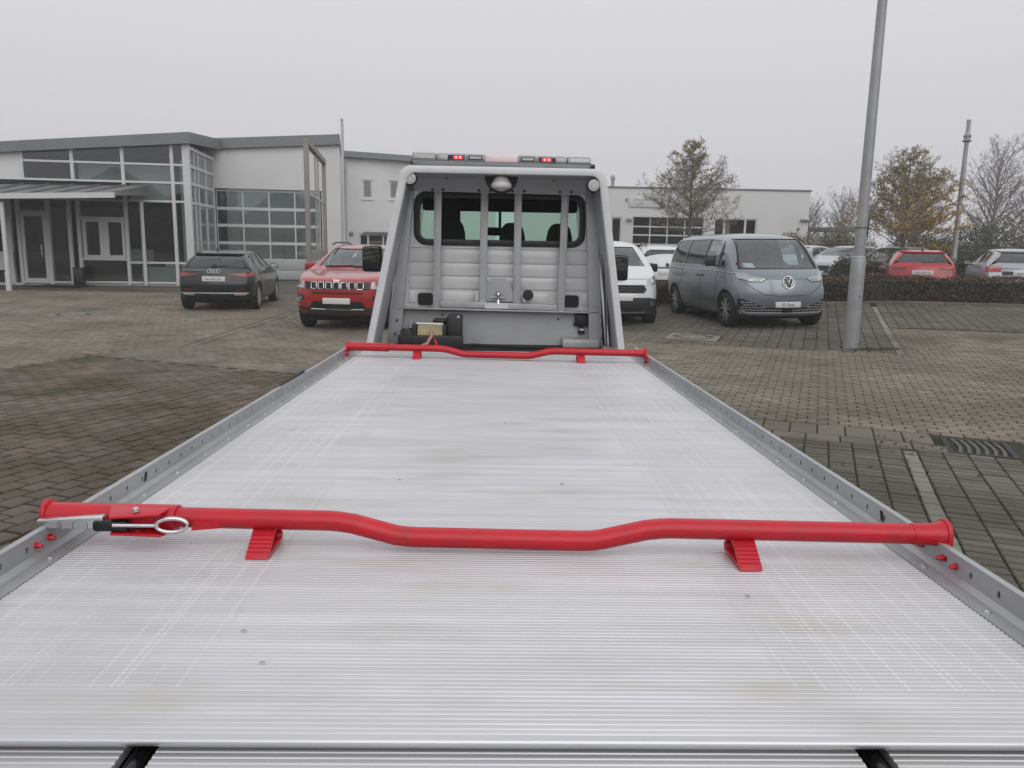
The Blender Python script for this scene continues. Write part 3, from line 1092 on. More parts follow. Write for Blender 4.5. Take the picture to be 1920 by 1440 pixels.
# winch
wi = empty('winch', (0, 0, 0))
wi.parent = truck
MB().box((-0.745, 6.24, 0.905), (-0.635, 6.42, 1.05)).build('gearbox', 'black_plastic', wi, bevel=0.015)
MB().box((-0.65, 6.22, 0.905), (-0.618, 6.44, 1.098)).build('drum_flange', 'black_plastic', wi, bevel=0.01)
MB().lathe([(0.075, -0.612), (0.075, -0.412)], (0, 6.33, 1.02), 'x', 24).build('rope_drum', 'rope_cream', wi, smooth=40)
rd = MB()
for k in range(16):
    x = -0.606 + k * 0.0125
    rd.add([(x + 0.0065 * math.cos(b_) * 0.9, 6.33 + (0.078 + 0.006 * math.sin(b_)) * math.cos(a_), 1.02 + (0.078 + 0.006 * math.sin(b_)) * math.sin(a_)) for a_ in [2 * math.pi * i / 20 for i in range(20)] for b_ in [2 * math.pi * j / 6 for j in range(6)]],
           [(i * 6 + j, ((i + 1) % 20) * 6 + j, ((i + 1) % 20) * 6 + (j + 1) % 6, i * 6 + (j + 1) % 6) for i in range(20) for j in range(6)])
o = rd.build('rope_winding', 'rope_cream', wi, smooth=60)
o['kind'] = 'stuff'
MB().box((-0.412, 6.22, 0.905), (-0.382, 6.44, 1.095)).build('drum_flange', 'black_plastic', wi, bevel=0.01)
MB().box((-0.384, 6.24, 0.905), (-0.262, 6.44, 1.165)).build('motor_housing', 'black_plastic', wi, bevel=0.018)
MB().box((-0.50, 6.36, 1.09), (-0.38, 6.46, 1.128)).build('control_pack', 'black_plastic', wi, bevel=0.015)
MB().tube([(-0.622, 6.225, 1.105), (-0.408, 6.225, 1.100)], 0.008, 8).build('tie_rod', 'zinc', wi, smooth=50)
MB().box((-0.76, 6.21, 0.895), (-0.25, 6.235, 1.012)).build('base_plate', 'black_plastic', wi, bevel=0.006)
for x in (-0.705, -0.690):
    MB().tube([(x, 6.30, 1.045), (x, 6.30, 1.09)], 0.006, 6).build('terminal', 'zinc', wi)
for x, z in ((-0.70, 1.0), (-0.70, 0.955), (-0.29, 1.16), (-0.31, 0.945), (-0.265, 1.0)):
    MB().lathe([(0.010, -0.008), (0.010, 0.0)], (x, 6.232, z), 'y', 8).build('bolt', 'zinc', wi)
MB().tube([(-0.500, 6.245, 1.05), (-0.495, 6.195, 1.01), (-0.53, 6.19, 0.95), (-0.60, 6.17, 0.925), (-0.70, 6.15, 0.918)], [0.009, 0.014, 0.014, 0.010, 0.009], 8).build('rope_tail', 'rope_pink', wi, smooth=50)
MB().tube([(-0.48, 6.225, 1.0), (-0.465, 6.20, 0.96), (-0.45, 6.20, 0.93)], 0.010, 8).build('safety_tag', 'red_paint', wi, smooth=50)

# cab: back wall with pressed panels, window, interior, body
cab = empty('cab', (0, 0, 0))
cab.parent = truck
WX0, WX1, WZ0, WZ1 = -0.655, 0.705, 1.725, 2.115
MB().ring(rrect(-0.80, 1.18, 0.87, 2.27, 0.02), rrect(WX0, WZ0, WX1, WZ1, 0.085), 6.655, 6.675, 'y').build('back_wall', 'cab_paint', cab)
MB().ring(rrect(WX0 - .022, WZ0 - .022, WX1 + .022, WZ1 + .022, 0.105), rrect(WX0 + .03, WZ0 + .03, WX1 - .03, WZ1 - .03, 0.06), 6.645, 6.665, 'y').build('window_seal', 'black_plastic', cab, bevel=0.004)
MB().prism(rrect(WX0 + .01, WZ0 + .01, WX1 - .01, WZ1 - .01, 0.07), 6.664, 6.668, 'y').build('rear_window', 'glass_cab_rear', cab)
for z0_, z1_ in ((1.352, 1.452), (1.460, 1.560), (1.568, 1.668)):
    MB().box((-0.715, 6.644, z0_), (0.775, 6.660, z1_)).build('pressed_panel', 'cab_paint', cab, bevel=0.0045, seg=2)
MB().box((-0.715, 6.644, 1.684), (0.775, 6.660, 1.692)).build('pressed_panel', 'cab_paint', cab, bevel=0.004)
for x0_, x1_ in ((-0.72, -0.665), (-0.47, -0.14), (0.10, 0.43), (0.72, 0.775)):
    MB().box((x0_, 6.642, 1.235), (x1_, 6.660, 1.325)).build('pressed_panel', 'cab_paint', cab, bevel=0.005, seg=2)
for x0_ in (-0.645, 0.565):
    v_ = MB().prism(rrect(x0_, 1.215, x0_ + .125, 1.315, 0.025), 6.638, 6.66, 'y').build('air_vent', 'black_plastic', cab)
    for k in range(4):
        MB().box((x0_ + .012, 6.632, 1.230 + k * .02), (x0_ + .113, 6.640, 1.240 + k * .02)).build('vent_slat', 'rubber', v_)
# shell
for sg in (-1, 1):
    xs_ = sg * 0.93 + TX
    MB().ring([(6.62, 0.75), (8.75, 0.75), (8.70, 1.45), (8.05, 2.25), (6.62, 2.25)], [(7.25, 1.50), (8.35, 1.50), (8.30, 1.58), (7.92, 2.02), (7.25, 2.02)], xs_ - .02, xs_ + .02, 'x').taper(sg).build('side_wall', 'cab_paint', cab)
    MB().prism([(7.24, 1.49), (8.36, 1.49), (8.31, 1.59), (7.93, 2.03), (7.24, 2.03)], xs_ - .003, xs_ + .003, 'x').taper(sg).build('side_window', 'glass_green', cab)
    mz = -0.045 if sg > 0 else 0.0
    mr = MB().hexa([(sg * 1.095 + TX, 7.66, 1.435), (sg * 1.285 + TX, 7.66, 1.435), (sg * 1.265 + TX, 7.78, 1.455), (sg * 1.095 + TX, 7.78, 1.455),
                    (sg * 1.095 + TX, 7.66, 1.695), (sg * 1.285 + TX, 7.66, 1.685), (sg * 1.265 + TX, 7.78, 1.665), (sg * 1.095 + TX, 7.78, 1.675)]).build('wing_mirror', 'black_plastic', cab, bevel=0.03, seg=3)
    MB().prism(rrect(*sorted((sg * 1.112 + TX, sg * 1.268 + TX))[:1], 1.525, sorted((sg * 1.112 + TX, sg * 1.268 + TX))[1], 1.675, 0.03), 7.652, 7.658, 'y').build('mirror_glass', 'mirror', mr)
    MB().prism(rrect(*sorted((sg * 1.112 + TX, sg * 1.268 + TX))[:1], 1.452, sorted((sg * 1.112 + TX, sg * 1.268 + TX))[1], 1.515, 0.02), 7.650, 7.658, 'y').build('wide_angle_glass', 'mirror', mr)
    mr.location = (-0.05 if sg > 0 else -0.02, 0, mz)
    for g_ in mr.children:
        g_.rotation_euler = (R(16), 0, 0)
        g_.location = (0, 7.655 - (7.655 * math.cos(R(16)) - 1.57 * math.sin(R(16))), 1.57 - (7.655 * math.sin(R(16)) + 1.57 * math.cos(R(16))))
    MB().tube([(sg * 0.94 + TX, 7.95, 1.50), (sg * 1.10 + TX, 7.75, 1.53)], 0.02, 8).build('mirror_arm', 'black_plastic', mr)
MB().hexa([(-0.74 + TX, 6.62, 2.205), (0.74 + TX, 6.62, 2.205), (0.74 + TX, 8.05, 2.205), (-0.74 + TX, 8.05, 2.205), (-0.62 + TX, 6.62, 2.255), (0.62 + TX, 6.62, 2.255), (0.62 + TX, 8.0, 2.265), (-0.62 + TX, 8.0, 2.265)]).build('roof', 'cab_paint', cab, bevel=0.03)
MB().hexa([(-0.74 + TX, 8.04, 2.23), (0.74 + TX, 8.04, 2.23), (0.74 + TX, 8.048, 2.235), (-0.74 + TX, 8.048, 2.235), (-0.91 + TX, 8.70, 1.45), (0.91 + TX, 8.70, 1.45), (0.91 + TX, 8.708, 1.455), (-0.91 + TX, 8.708, 1.455)]).build('windscreen', 'glass_green', cab)
MB().prism([(8.70, 0.55), (9.45, 0.50), (9.50, 0.85), (9.35, 1.12), (8.72, 1.44)], -0.93 + TX, 0.93 + TX, 'x').build('bonnet', 'cab_paint', cab, bevel=0.05)
MB().box((-0.91 + TX, 6.66, 0.70), (0.91 + TX, 8.7, 0.76)).build('cab_floor', 'soft_black', cab)
MB().box((-0.91 + TX, 8.05, 0.76), (0.91 + TX, 8.68, 1.38)).build('dashboard', 'soft_black', cab, bevel=0.05)
MB().box((-0.75 + TX, 6.68, 2.175), (0.75 + TX, 8.02, 2.200)).build('headliner', 'soft_black', cab)
MB().box((-0.75 + TX, 7.90, 2.03), (0.75 + TX, 8.03, 2.18)).build('sun_visor_console', 'soft_black', cab, bevel=0.02)


def seat(x, w, top, hw_, name='seat'):
    s_ = MB().hexa([(x - w / 2, 7.15, 1.0), (x + w / 2, 7.15, 1.0), (x + w / 2, 7.30, 1.0), (x - w / 2, 7.30, 1.0), (x - w / 2 + .03, 7.02, 1.70), (x + w / 2 - .03, 7.02, 1.70), (x + w / 2 - .03, 7.12, 1.70), (x - w / 2 + .03, 7.12, 1.70)]).build(name, 'soft_black', cab, bevel=0.04)
    MB().prism([(x + hw_ * c_, z_) for c_, z_ in ((-1, 1.66), (1, 1.66), (.97, top - .12), (.8, top - .04), (.45, top), (-.45, top), (-.8, top - .04), (-.97, top - .12))], 7.03, 7.11, 'y').build('headrest', 'soft_black', s_, bevel=0.02)


seat(-0.40, 0.50, 1.93, 0.13)
seat(0.135, 0.44, 1.905, 0.115)
seat(0.545, 0.44, 1.905, 0.115)
MB().box((-0.53 + TX, 7.00, 1.82), (-0.345 + TX, 7.05, 2.19)).build('partition_panel', 'soft_black', cab, bevel=0.01)
MB().box((-0.13 + TX, 7.96, 1.80), (0.10 + TX, 7.99, 1.88)).build('rear_view_mirror', 'soft_black', cab, bevel=0.02)
MB().tube([(-0.0 + TX, 7.98, 1.86), (0.0 + TX, 8.0, 2.08)], 0.014, 6).build('mirror_stem', 'soft_black', cab)

# light bar
lb = empty('light_bar', (0, 0, 0))
lb.parent = truck
lb.rotation_euler = (0, R(0.45), 0)
lb.location = (TX, 6.42, 2.31)
MB().hexa([(-0.675, -0.09, -0.010), (0.675, -0.09, -0.010), (0.675, 0.12, -0.010), (-0.675, 0.12, -0.010), (-0.690, -0.11, 0.030), (0.690, -0.11, 0.030), (0.690, 0.14, 0.030), (-0.690, 0.14, 0.030)]).build('base', 'rail_alu', lb, bevel=0.008)


def lens(x0, x1, m, name):
    return MB().prism([(-0.105, 0.031), (-0.10, 0.078), (-0.075, 0.092), (0.105, 0.092), (0.13, 0.078), (0.135, 0.031)], x0, x1, 'x').build(name, m, lb, bevel=0.006)


for x0_, x1_ in ((-0.685, -0.505), (-0.500, -0.410), (-0.405, -0.270), (-0.265, -0.128)):
    lens(x0_, x1_, 'lens_grey', 'lens')
    lens(-x1_, -x0_, 'lens_grey', 'lens')
lens(-0.124, 0.124, 'lens_pink', 'lamp_centre')
for sg in (-1, 1):
    MB().box((sg * 0.595 - .075, -0.1075, 0.047), (sg * 0.595 + .075, -0.1035, 0.075)).build('reflector', 'lens_clear', lb)
    MB().box((sg * 0.20 - .055, -0.1075, 0.042), (sg * 0.20 + .055, -0.1035, 0.074)).build('lamp_module', 'black_plastic', lb)
    MB().box((sg * 0.20 - .045, -0.1095, 0.050), (sg * 0.20 + .045, -0.1072, 0.068)).build('reflector', 'lens_clear', lb)
    md = MB().box((sg * 0.345 - .062, -0.1075, 0.040), (sg * 0.345 + .062, -0.1035, 0.074)).build('lamp_module', 'plastic_grey', lb)
    xl = 0.345 * sg + (0.012 if sg < 0 else 0.0)
    MB().prism(rrect(xl - .040, 0.043, xl + .040, 0.071, 0.012), -0.1095, -0.1073, 'y').build('led_window', 'led_halo', md)
    for dx_ in (-0.016, 0.016):
        MB().lathe([(0.0085, -0.004), (0.0085, 0.0)], (xl + dx_, -0.1095, 0.058), 'y', 10).build('led', 'led_red', md)
    MB().box((sg * 0.44 - .03, -0.06, -0.045), (sg * 0.44 + .03, 0.06, -0.008)).build('mounting_foot', 'black_plastic', lb)
    MB().lathe([(0.018, -0.006), (0.022, 0.0), (0.018, 0.03)], (sg * 0.695, -0.03, 0.022), 'x', 10).build('end_cap', 'black_plastic', lb)
# round work lamps and the central lamp
for x, z in ((-0.645, 2.192), (0.716, 2.166)):
    wlp = MB().lathe([(0.048, -0.010), (0.052, 0.0), (0.052, 0.03), (0.035, 0.05)], (x, 6.085, z), 'y', 24).build('work_lamp', 'black_plastic', truck, smooth=40)
    MB().lathe([(0.004, -0.0135), (0.036, -0.013), (0.042, -0.0105), (0.043, -0.004)], (x, 6.085, z), 'y', 24).build('lamp_glass', 'worklight_lens', wlp, smooth=50)
    for k in range(6):
        a = k * math.pi / 3
        MB().lathe([(0.009, -0.003), (0.011, 0.0)], (x + 0.024 * math.cos(a), 6.0715, z + 0.024 * math.sin(a)), 'y', 8).build('lamp_cell', 'lens_clear', wlp)
    MB().box((x - .02, 6.10, z - .085), (x + .02, 6.13, z - .03)).build('lamp_bracket', 'black_plastic', wlp)
hb = MB().prism([(TX - .125, 2.236)] + [(TX + 0.125 * math.cos(R(a)), 2.222 + 0.122 * math.sin(R(a))) for a in range(180, 361, 15)] + [(TX + .125, 2.236)], 6.24, 6.26, 'y').build('deck_lamp', 'plastic_grey', truck)
MB().lathe([(0.034, 2.226), (0.050, 2.213), (0.080, 2.158), (0.074, 2.142), (0.026, 2.120), (0.006, 2.116)], (TX, 6.17, 0), 'z', 24).build('lamp_dome', 'white_plastic', hb, smooth=35)
MB().lathe([(0.061, 2.192), (0.0655, 2.189), (0.0665, 2.184), (0.063, 2.182)], (TX, 6.17, 0), 'z', 24).build('lamp_ring', 'panel_grey', hb, smooth=50)

# chassis, wheels
for x in (-0.45, 0.45):
    MB().box((x - .04, 1.3, 0.62), (x + .04, 9.0, 0.80)).build('chassis_beam', 'black_plastic', truck)
for y in (1.6, 2.6, 3.6, 4.6, 5.6):
    MB().box((-0.98, y - .03, 0.80), (0.98, y + .03, 0.868)).build('cross_member', 'rail_alu', truck)
for x in (-0.86, 0.86):
    for y in (2.6, 8.35):
        wh = MB().lathe([(0.08, -0.06), (0.20, -0.05), (0.21, 0.08), (0.06, 0.09)], (x, y, 0.345), 'x', 24).build('wheel', 'rim_silver', truck, smooth=40)
        MB().lathe([(0.215, -0.105), (0.30, -0.115), (0.338, -0.095), (0.345, -0.05), (0.345, 0.05), (0.338, 0.095), (0.30, 0.115), (0.215, 0.105)], (x, y, 0.345), 'x', 32).build('tyre', 'tyre', wh, smooth=50)
MB().box((-0.90, 1.35, 0.45), (0.90, 1.42, 0.58)).build('rear_bumper', 'rail_alu', truck, bevel=0.01)
db_ = MB()
dbr = random.Random(4)
for px_, py_ in ((-0.30, 2.48), (0.22, 2.45), (0.37, 1.93), (-0.47, 1.42), (-0.40, 1.30), (0.75, 2.95), (0.05, 3.4), (0.55, 1.6)):
    z_ = zd(py_) + .002
    a_ = dbr.uniform(0, 3)
    c_, s_ = math.cos(a_) * .0065, math.sin(a_) * .0065
    db_.add([(px_ - c_, py_ - s_, z_), (px_ + s_ * .5, py_ - c_ * .5, z_ + .002), (px_ + c_, py_ + s_, z_), (px_ - s_ * .5, py_ + c_ * .5, z_ + .003)], [(0, 1, 2, 3)])
o = db_.build('grit', 'galvanised', truck, fix=False)
o['kind'] = 'stuff'
adopt(truck)


# ------------------------------------------------------------------ red wheel-stop bars lying across the rails
def stop_bar(yl, yr, end, ratchet, label):
    root = empty('wheel_stop_bar', (0, (yl + yr) / 2, zd((yl + yr) / 2)), 0, label, 'crossbar', 'red crossbars on the deck rails')
    ym = (yl + yr) / 2

    def yx(x):
        return (yr - yl) * (x / (2 * end))

    def P(x, dz, dy=0.0):
        return (x, yx(x) + dy, -0.0206 * (yx(x) + dy) + dz)
    H1, H2 = 0.073, 0.036
    path = [P(-end, H1), P(-0.40, H1), P(-0.375, H1 - .0015), P(-0.34, H1 - .006), P(-0.235, H2 + .004), P(-0.21, H2 + .001), P(-0.18, H2), P(0.21, H2), P(0.24, H2 + .001), P(0.265, H2 + .005), P(0.37, H1 - .006), P(0.405, H1 - .0015), P(0.43, H1), P(end, H1)]
    MB().tube(path, 0.0245, 14).build('bar', 'red_paint', root, smooth=45)
    MB().tube([P(-end - .004, H1), P(-0.765, H1)], 0.0305, 16).build('sleeve', 'red_paint', root, smooth=40)
    MB().tube([P(end - .075, H1), P(end - .02, H1), P(end - .002, H1)], [0.0256, 0.027, 0.033], 16).build('end_socket', 'red_paint', root, smooth=30)
    for sg in (-1, 1):
        c = P(sg * (end + 0.004), H1)
        pl = MB().prism([(c[1] + u, c[2] + v) for u, v in ((-.034, .010), (-.024, .030), (0, .040), (.024, .030), (.034, .010), (.034, -.05), (.022, -.066), (-.022, -.066), (-.034, -.05))], c[0] - .006, c[0] + .006, 'x').build('end_plate', 'red_paint', root, bevel=0.003)
        for dy_ in (-0.10, -0.045, 0.045):
            q = P(sg * 1.060, 0.031, dy_)
            MB().tube([(q[0] + sg * .012, q[1], q[2]), (q[0], q[1], q[2]), (q[0] - sg * .014, q[1], q[2] - .001)], [.009, .0085, .004], 8).build('locking_pin', 'red_paint', pl, smooth=40)
    for x in (-0.553, 0.603):
        w_ = 0.027
        c = P(x, 0.0)
        out = [(-0.082, 0.003), (0.050, 0.003), (0.058, 0.018), (0.030, 0.052), (-0.012, 0.052), (-0.078, 0.010)]
        ins = [(-0.055, 0.009), (0.044, 0.009), (0.049, 0.020), (0.025, 0.045), (-0.010, 0.045), (-0.058, 0.013)]
        ft = MB().ring([(c[1] + u, c[2] + v) for u, v in out], [(c[1] + u, c[2] + v) for u, v in ins], x - w_, x + w_, 'x').build('foot', 'red_paint', root, bevel=0.0015)
        for k in range(6):
            t = (k + 0.6) / 6.5
            u, v = -0.012 + (-0.066) * t, 0.0525 + (-0.042) * t
            MB().bar((x - w_ * .96, c[1] + u, c[2] + v), (x + w_ * .96, c[1] + u, c[2] + v), 0.003, 0.0022).build('grip_rib', 'red_paint', ft)
    if ratchet:
        rt = empty('tension_lever', (0, 0, 0))
        rt.parent = root
        F_ = -0.040
        a, b_ = P(-end - .006, H1 - .006, F_), P(-0.925, H1 + .002, F_)
        MB().hexa([(a[0], a[1] - .012, a[2] - .014), (b_[0], b_[1] - .012, b_[2] - .017), (b_[0], b_[1] + .012, b_[2] - .017), (a[0], a[1] + .012, a[2] - .014),
                   (a[0], a[1] - .012, a[2] + .009), (b_[0], b_[1] - .012, b_[2] + .014), (b_[0], b_[1] + .012, b_[2] + .014), (a[0], a[1] + .012, a[2] + .009)]).build('lever', 'zinc', rt, bevel=0.004)
        for k, x in enumerate((-1.045, -1.01, -0.975)):
            q = P(x, H1 - .006, F_ - .0135)
            MB().box((q[0] - .012, q[1] - .002, q[2] - .009), (q[0] + .012, q[1] + .001, q[2] + .008)).build('lever_pocket', 'rail_alu', rt)
        q = P(-0.905, H1 - .006, F_ - .006)
        MB().box((q[0] - .045, q[1] - .012, q[2] - .016), (q[0] + .038, q[1] + .014, q[2] + .012)).build('pivot_block', 'black_plastic', rt, bevel=0.008)
        for s_, dzz in ((1, .030), (-1, -.030)):
            q = P(-0.850, H1 - .004 + dzz, -.032)
            MB().hexa([(q[0] - .055, q[1] - .030, q[2] - .003 - s_ * .010), (q[0] + .060, q[1] - .022, q[2] - .003 - s_ * .004), (q[0] + .075, q[1] + .03, q[2] - .003), (q[0] - .075, q[1] + .03, q[2] - .003),
                       (q[0] - .055, q[1] - .030, q[2] + .003 - s_ * .010), (q[0] + .060, q[1] - .022, q[2] + .003 - s_ * .004), (q[0] + .075, q[1] + .03, q[2] + .003), (q[0] - .075, q[1] + .03, q[2] + .003)]).build('bracket_wing', 'red_paint', rt, bevel=0.002)
            MB().lathe([(0.008, -0.004), (0.007, 0.004), (0.003, 0.007)], (q[0], q[1] - .008, q[2] + .004), 'z', 8).build('bolt', 'zinc', rt)
        q0, q1 = P(-0.90, H1 - .004, F_ - .016), P(-0.795, H1 - .006, F_ - .006)
        MB().tube([q0, q1], 0.0055, 8).build('draw_rod', 'zinc', rt, smooth=50)
        cx_ = P(-0.765, H1 - .006, F_ - .002)
        lp = [(cx_[0] + .036 * math.cos(t), cx_[1] + .004 * math.cos(t), cx_[2] + .017 * math.sin(t)) for t in [2 * math.pi * i / 20 for i in range(21)]]
        MB().tube(lp, 0.0052, 8, cap=False).build('loop', 'steel_bright', rt, smooth=50)
        q = P(-0.69, H1 - .008, -.030)
        MB().hexa([(q[0] - .03, q[1] - .012, q[2] - .010), (q[0] + .035, q[1] + .006, q[2] - .010), (q[0] + .035, q[1] + .02, q[2] - .010), (q[0] - .03, q[1] + .02, q[2] - .010),
                   (q[0] - .022, q[1] - .010, q[2] + .008), (q[0] + .035, q[1] + .006, q[2] + .008), (q[0] + .035, q[1] + .02, q[2] + .008), (q[0] - .022, q[1] + .02, q[2] + .008)]).build('catch', 'red_paint', rt)
    else:
        MB().tube([P(-0.78, H1), P(-0.76, H1)], 0.0325, 12).build('collar', 'red_paint', root, smooth=40)
    return root


stop_bar(1.885, 1.805, 1.080, True, 'red wheel-stop bar with silver tension lever lying across the near end of the deck')
stop_bar(5.68, 5.52, 1.050, False, 'red wheel-stop bar lying across the far end of the deck by the winch')
# ------------------------------------------------------------------ buildings
BA = R(8.0)


class Wall:
    """local frame of a facade: s along it (right), d depth behind it, z up"""
    def __init__(w, root):
        w.root = root

    def box(w, name, m, s0, s1, z0, z1, d0, d1, parent=None, bevel=0.0):
        return MB().box((s0, d0, z0), (s1, d1, z1)).build(name, m, parent or w.root, bevel=bevel)

    def poly(w, name, m, pts, d0, d1, parent=None, bevel=0.0):
        return MB().prism(pts, d0, d1, 'y').build(name, m, parent or w.root, bevel=bevel)


# --- glazed showroom with canopy -------------------------------------------------
sr = empty('showroom_building', (-11.4, 28.9, 0), BA, 'glazed white showroom with sloping grey roof edge on the far left', 'building')
w = Wall(sr)


def roof_z(s):          # underside of the fascia: rises to the right
    return 4.40 + (s + 5.4) * 0.0815


def top_z(s):
    return 4.735 + (s + 5.4) * 0.0885


S0, S1 = -14.0, 0.72
w.poly('fascia', 'fascia_grey', [(S0, roof_z(S0)), (S1, roof_z(S1)), (S1, top_z(S1)), (S0, top_z(S0))], -0.28, -0.10)
MB().hexa([(S1, -0.28, roof_z(S1)), (S1 + .02, -0.28, roof_z(S1)), (S1 + .30, 4.9, roof_z(S1) + .30), (S1 + .28, 4.9, roof_z(S1) + .30), (S1, -0.28, top_z(S1)), (S1 + .02, -0.28, top_z(S1)), (S1 + .30, 4.9, top_z(S1) + .32), (S1 + .28, 4.9, top_z(S1) + .32)]).build('fascia_return', 'fascia_grey', sr)
w.poly('roof', 'roof_dark', [(S0, top_z(S0) - .06), (S1, top_z(S1) - .06), (S1, top_z(S1) - .03), (S0, top_z(S0) - .03)], -0.10, 9.0)
w.poly('soffit', 'frame_alu_white', [(S0, roof_z(S0)), (0.45, roof_z(0.45)), (0.45, roof_z(0.45) + .05), (S0, roof_z(S0) + .05)], -0.10, 0.05)
w.box('side_wall', 'render_white', -14.0, -13.7, 0, 4.2, 0.0, 9.0)
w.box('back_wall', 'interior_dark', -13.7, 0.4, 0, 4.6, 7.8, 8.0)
w.box('showroom_floor', 'interior_light', -13.7, 0.45, -0.02, 0.03, 0.05, 7.8)
w.poly('white_panel', 'render_white', [(-13.7, 3.54), (-4.80, 3.54), (-4.80, 4.44), (-13.7, 3.75)], -0.02, 0.10)
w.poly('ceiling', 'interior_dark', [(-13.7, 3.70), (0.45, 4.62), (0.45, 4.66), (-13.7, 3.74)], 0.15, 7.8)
# mullions (vertical) and transoms (horizontal)
MU = 0.055
for s_, z0_, z1_ in ((-4.76, 3.54, roof_z(-4.76)), (-3.165, 3.54, roof_z(-3.1)), (-1.54, 0.0, roof_z(-1.5)), (0.075, 0.0, roof_z(0.07)), (-3.10, 0.0, 2.95), (-3.40, 0.0, 2.95), (-4.08, 0.0, 2.95), (-5.02, 0.0, 2.95)):
    w.poly('mullion', 'frame_alu_white', [(s_ - MU, z0_), (s_ + MU, z0_), (s_ + MU, z1_), (s_ - MU, z1_)], -0.06, 0.08)
w.poly('corner_column', 'frame_alu_white', [(0.43, 0), (0.66, 0), (0.66, roof_z(0.6)), (0.43, roof_z(0.5))], -0.08, 0.14)
for z_, sa, sb_ in ((4.18, -4.76, 0.43), (3.57, -4.76, 0.43), (2.93, -1.48, 0.43), (0.80, -1.48, 0.43), (0.90, -3.05, -1.60), (2.32, -3.05, -1.60), (0.10, -3.05, 0.43), (2.47, -4.97, -4.13), (2.92, -5.0, -1.6), (0.09, -4.97, -3.45)):
    w.box('transom', 'frame_alu_white', sa, sb_, z_ - .035, z_ + .035, -0.05, 0.07)
# double sash in the middle bay
for sa, sb_ in ((-2.99, -2.36), (-2.26, -1.62)):
    MB().ring([(sa, .94), (sb_, .94), (sb_, 2.28), (sa, 2.28)], [(sa + .11, 1.04), (sb_ - .09, 1.04), (sb_ - .09, 2.18), (sa + .11, 2.18)], -0.045, 0.03, 'y').build('sash_frame', 'frame_alu_white', sr)
w.box('sash_post', 'frame_alu_white', -2.36, -2.26, .94, 2.28, -0.04, 0.04)
# glass panes
def pane(s0, z0, s1, z1, m='glass_building', top=None):
    pts = [(s0, z0), (s1, z0), (s1, z1 if top is None else top(s1)), (s0, z1 if top is None else top(s0))]
    w.poly('pane', m, pts, 0.0, 0.012)


tops = [(-4.70, -3.22), (-3.11, -1.60), (-1.48, 0.02), (0.13, 0.43)]
for sa, sb_ in tops:
    pane(sa, 4.215, sb_, 0, top=lambda s: roof_z(s) - .02)
    pane(sa, 3.605, sb_, 4.145)
pane(-1.48, 2.965, 0.02, 3.535)
pane(0.13, 2.965, 0.43, 3.535)
pane(-1.48, 0.835, 0.02, 2.895)
pane(0.13, 0.835, 0.43, 2.895)
pane(-1.48, 0.135, 0.02, 0.765)
pane(0.13, 0.135, 0.43, 0.765)
pane(-3.05, 2.355, -1.60, 2.885)
pane(-3.05, 0.135, -1.60, 0.865)
pane(-2.88, 1.04, -2.45, 2.18)
pane(-2.15, 1.04, -1.71, 2.18)
pane(-4.97, 2.505, -4.13, 2.885)
pane(-4.02, 0.125, -3.45, 2.885)
# blinds and things seen through the glass
w.box('blind', 'interior_mint', -3.1, 0.02, 3.62, 4.14, 0.35, 0.37)
w.box('blind', 'interior_mint', -1.45, 0.02, 2.98, 3.53, 0.35, 0.37)
w.box('counter', 'interior_mint', -1.35, 0.0, 0.12, 0.62, 0.8, 1.2)
w.box('interior_column', 'interior_light', 0.20, 0.34, 0.03, 4.4, 0.5, 0.64)
w.box('interior_column', 'interior_light', -4.75, -4.62, 0.03, 3.4, 1.6, 1.75)
w.box('desk', 'interior_light', -1.1, -0.4, 0.03, 0.75, 3.0, 3.6)
w.box('display_board', 'interior_light', -2.8, -1.9, 0.6, 1.2, 4.5, 4.55)
# entrance door
dfr = MB().ring([(-4.95, 0.12), (-4.14, 0.12), (-4.14, 2.44), (-4.95, 2.44)], [(-4.85, 0.22), (-4.25, 0.22), (-4.25, 2.33), (-4.85, 2.33)], -0.05, 0.03, 'y').build('entrance_door', 'frame_alu_white', sr)
w.poly('pane', 'glass_building', [(-4.85, .22), (-4.25, .22), (-4.25, 2.33), (-4.85, 2.33)], -0.01, 0.0, dfr)
MB().tube([(-4.31, -0.10, 0.95), (-4.31, -0.13, 1.0), (-4.31, -0.13, 1.35), (-4.31, -0.10, 1.40)], 0.018, 8).build('door_handle', 'steel_bright', dfr)
# left of the door
w.box('mullion', 'frame_alu_white', -5.55, -5.25, 0.0, 2.95, -0.06, 0.08)
w.box('parapet', 'frame_alu_white', -9.0, -5.25, 0.49, 1.12, -0.10, 0.06)
pane(-9.0, 1.12, -5.55, 2.90)
pane(-9.0, 0.05, -5.55, 0.49)
w.box('wall_base', 'frame_alu_white', -13.7, -5.05, -0.02, 0.06, -0.06, 0.06)
w.box('wall_panel', 'render_white', -13.7, -9.0, 0.06, 3.54, -0.02, 0.10)
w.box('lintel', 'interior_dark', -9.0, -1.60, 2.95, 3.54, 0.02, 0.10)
# right return of the glass corner
for d0_, d1_ in ((0.20, 0.75), (0.80, 1.35), (1.4, 2.6), (2.65, 4.1)):
    for z0_, z1_ in ((0.85, 2.86), (2.96, 3.52), (3.62, 4.12), (4.22, 4.70), (0.12, 0.76)):
        MB().box((0.60, d0_, z0_), (0.612, d1_, z1_)).build('pane', 'glass_building', sr)
    MB().box((0.57, d1_, 0.0), (0.66, d1_ + .06, 4.9)).build('mullion', 'frame_alu_white', sr)
for z_ in (0.06, 0.80, 2.91, 3.57, 4.17, 4.78):
    MB().box((0.565, 0.14, z_ - .05), (0.652, 4.1, z_ + .05)).build('transom', 'frame_alu_white', sr)
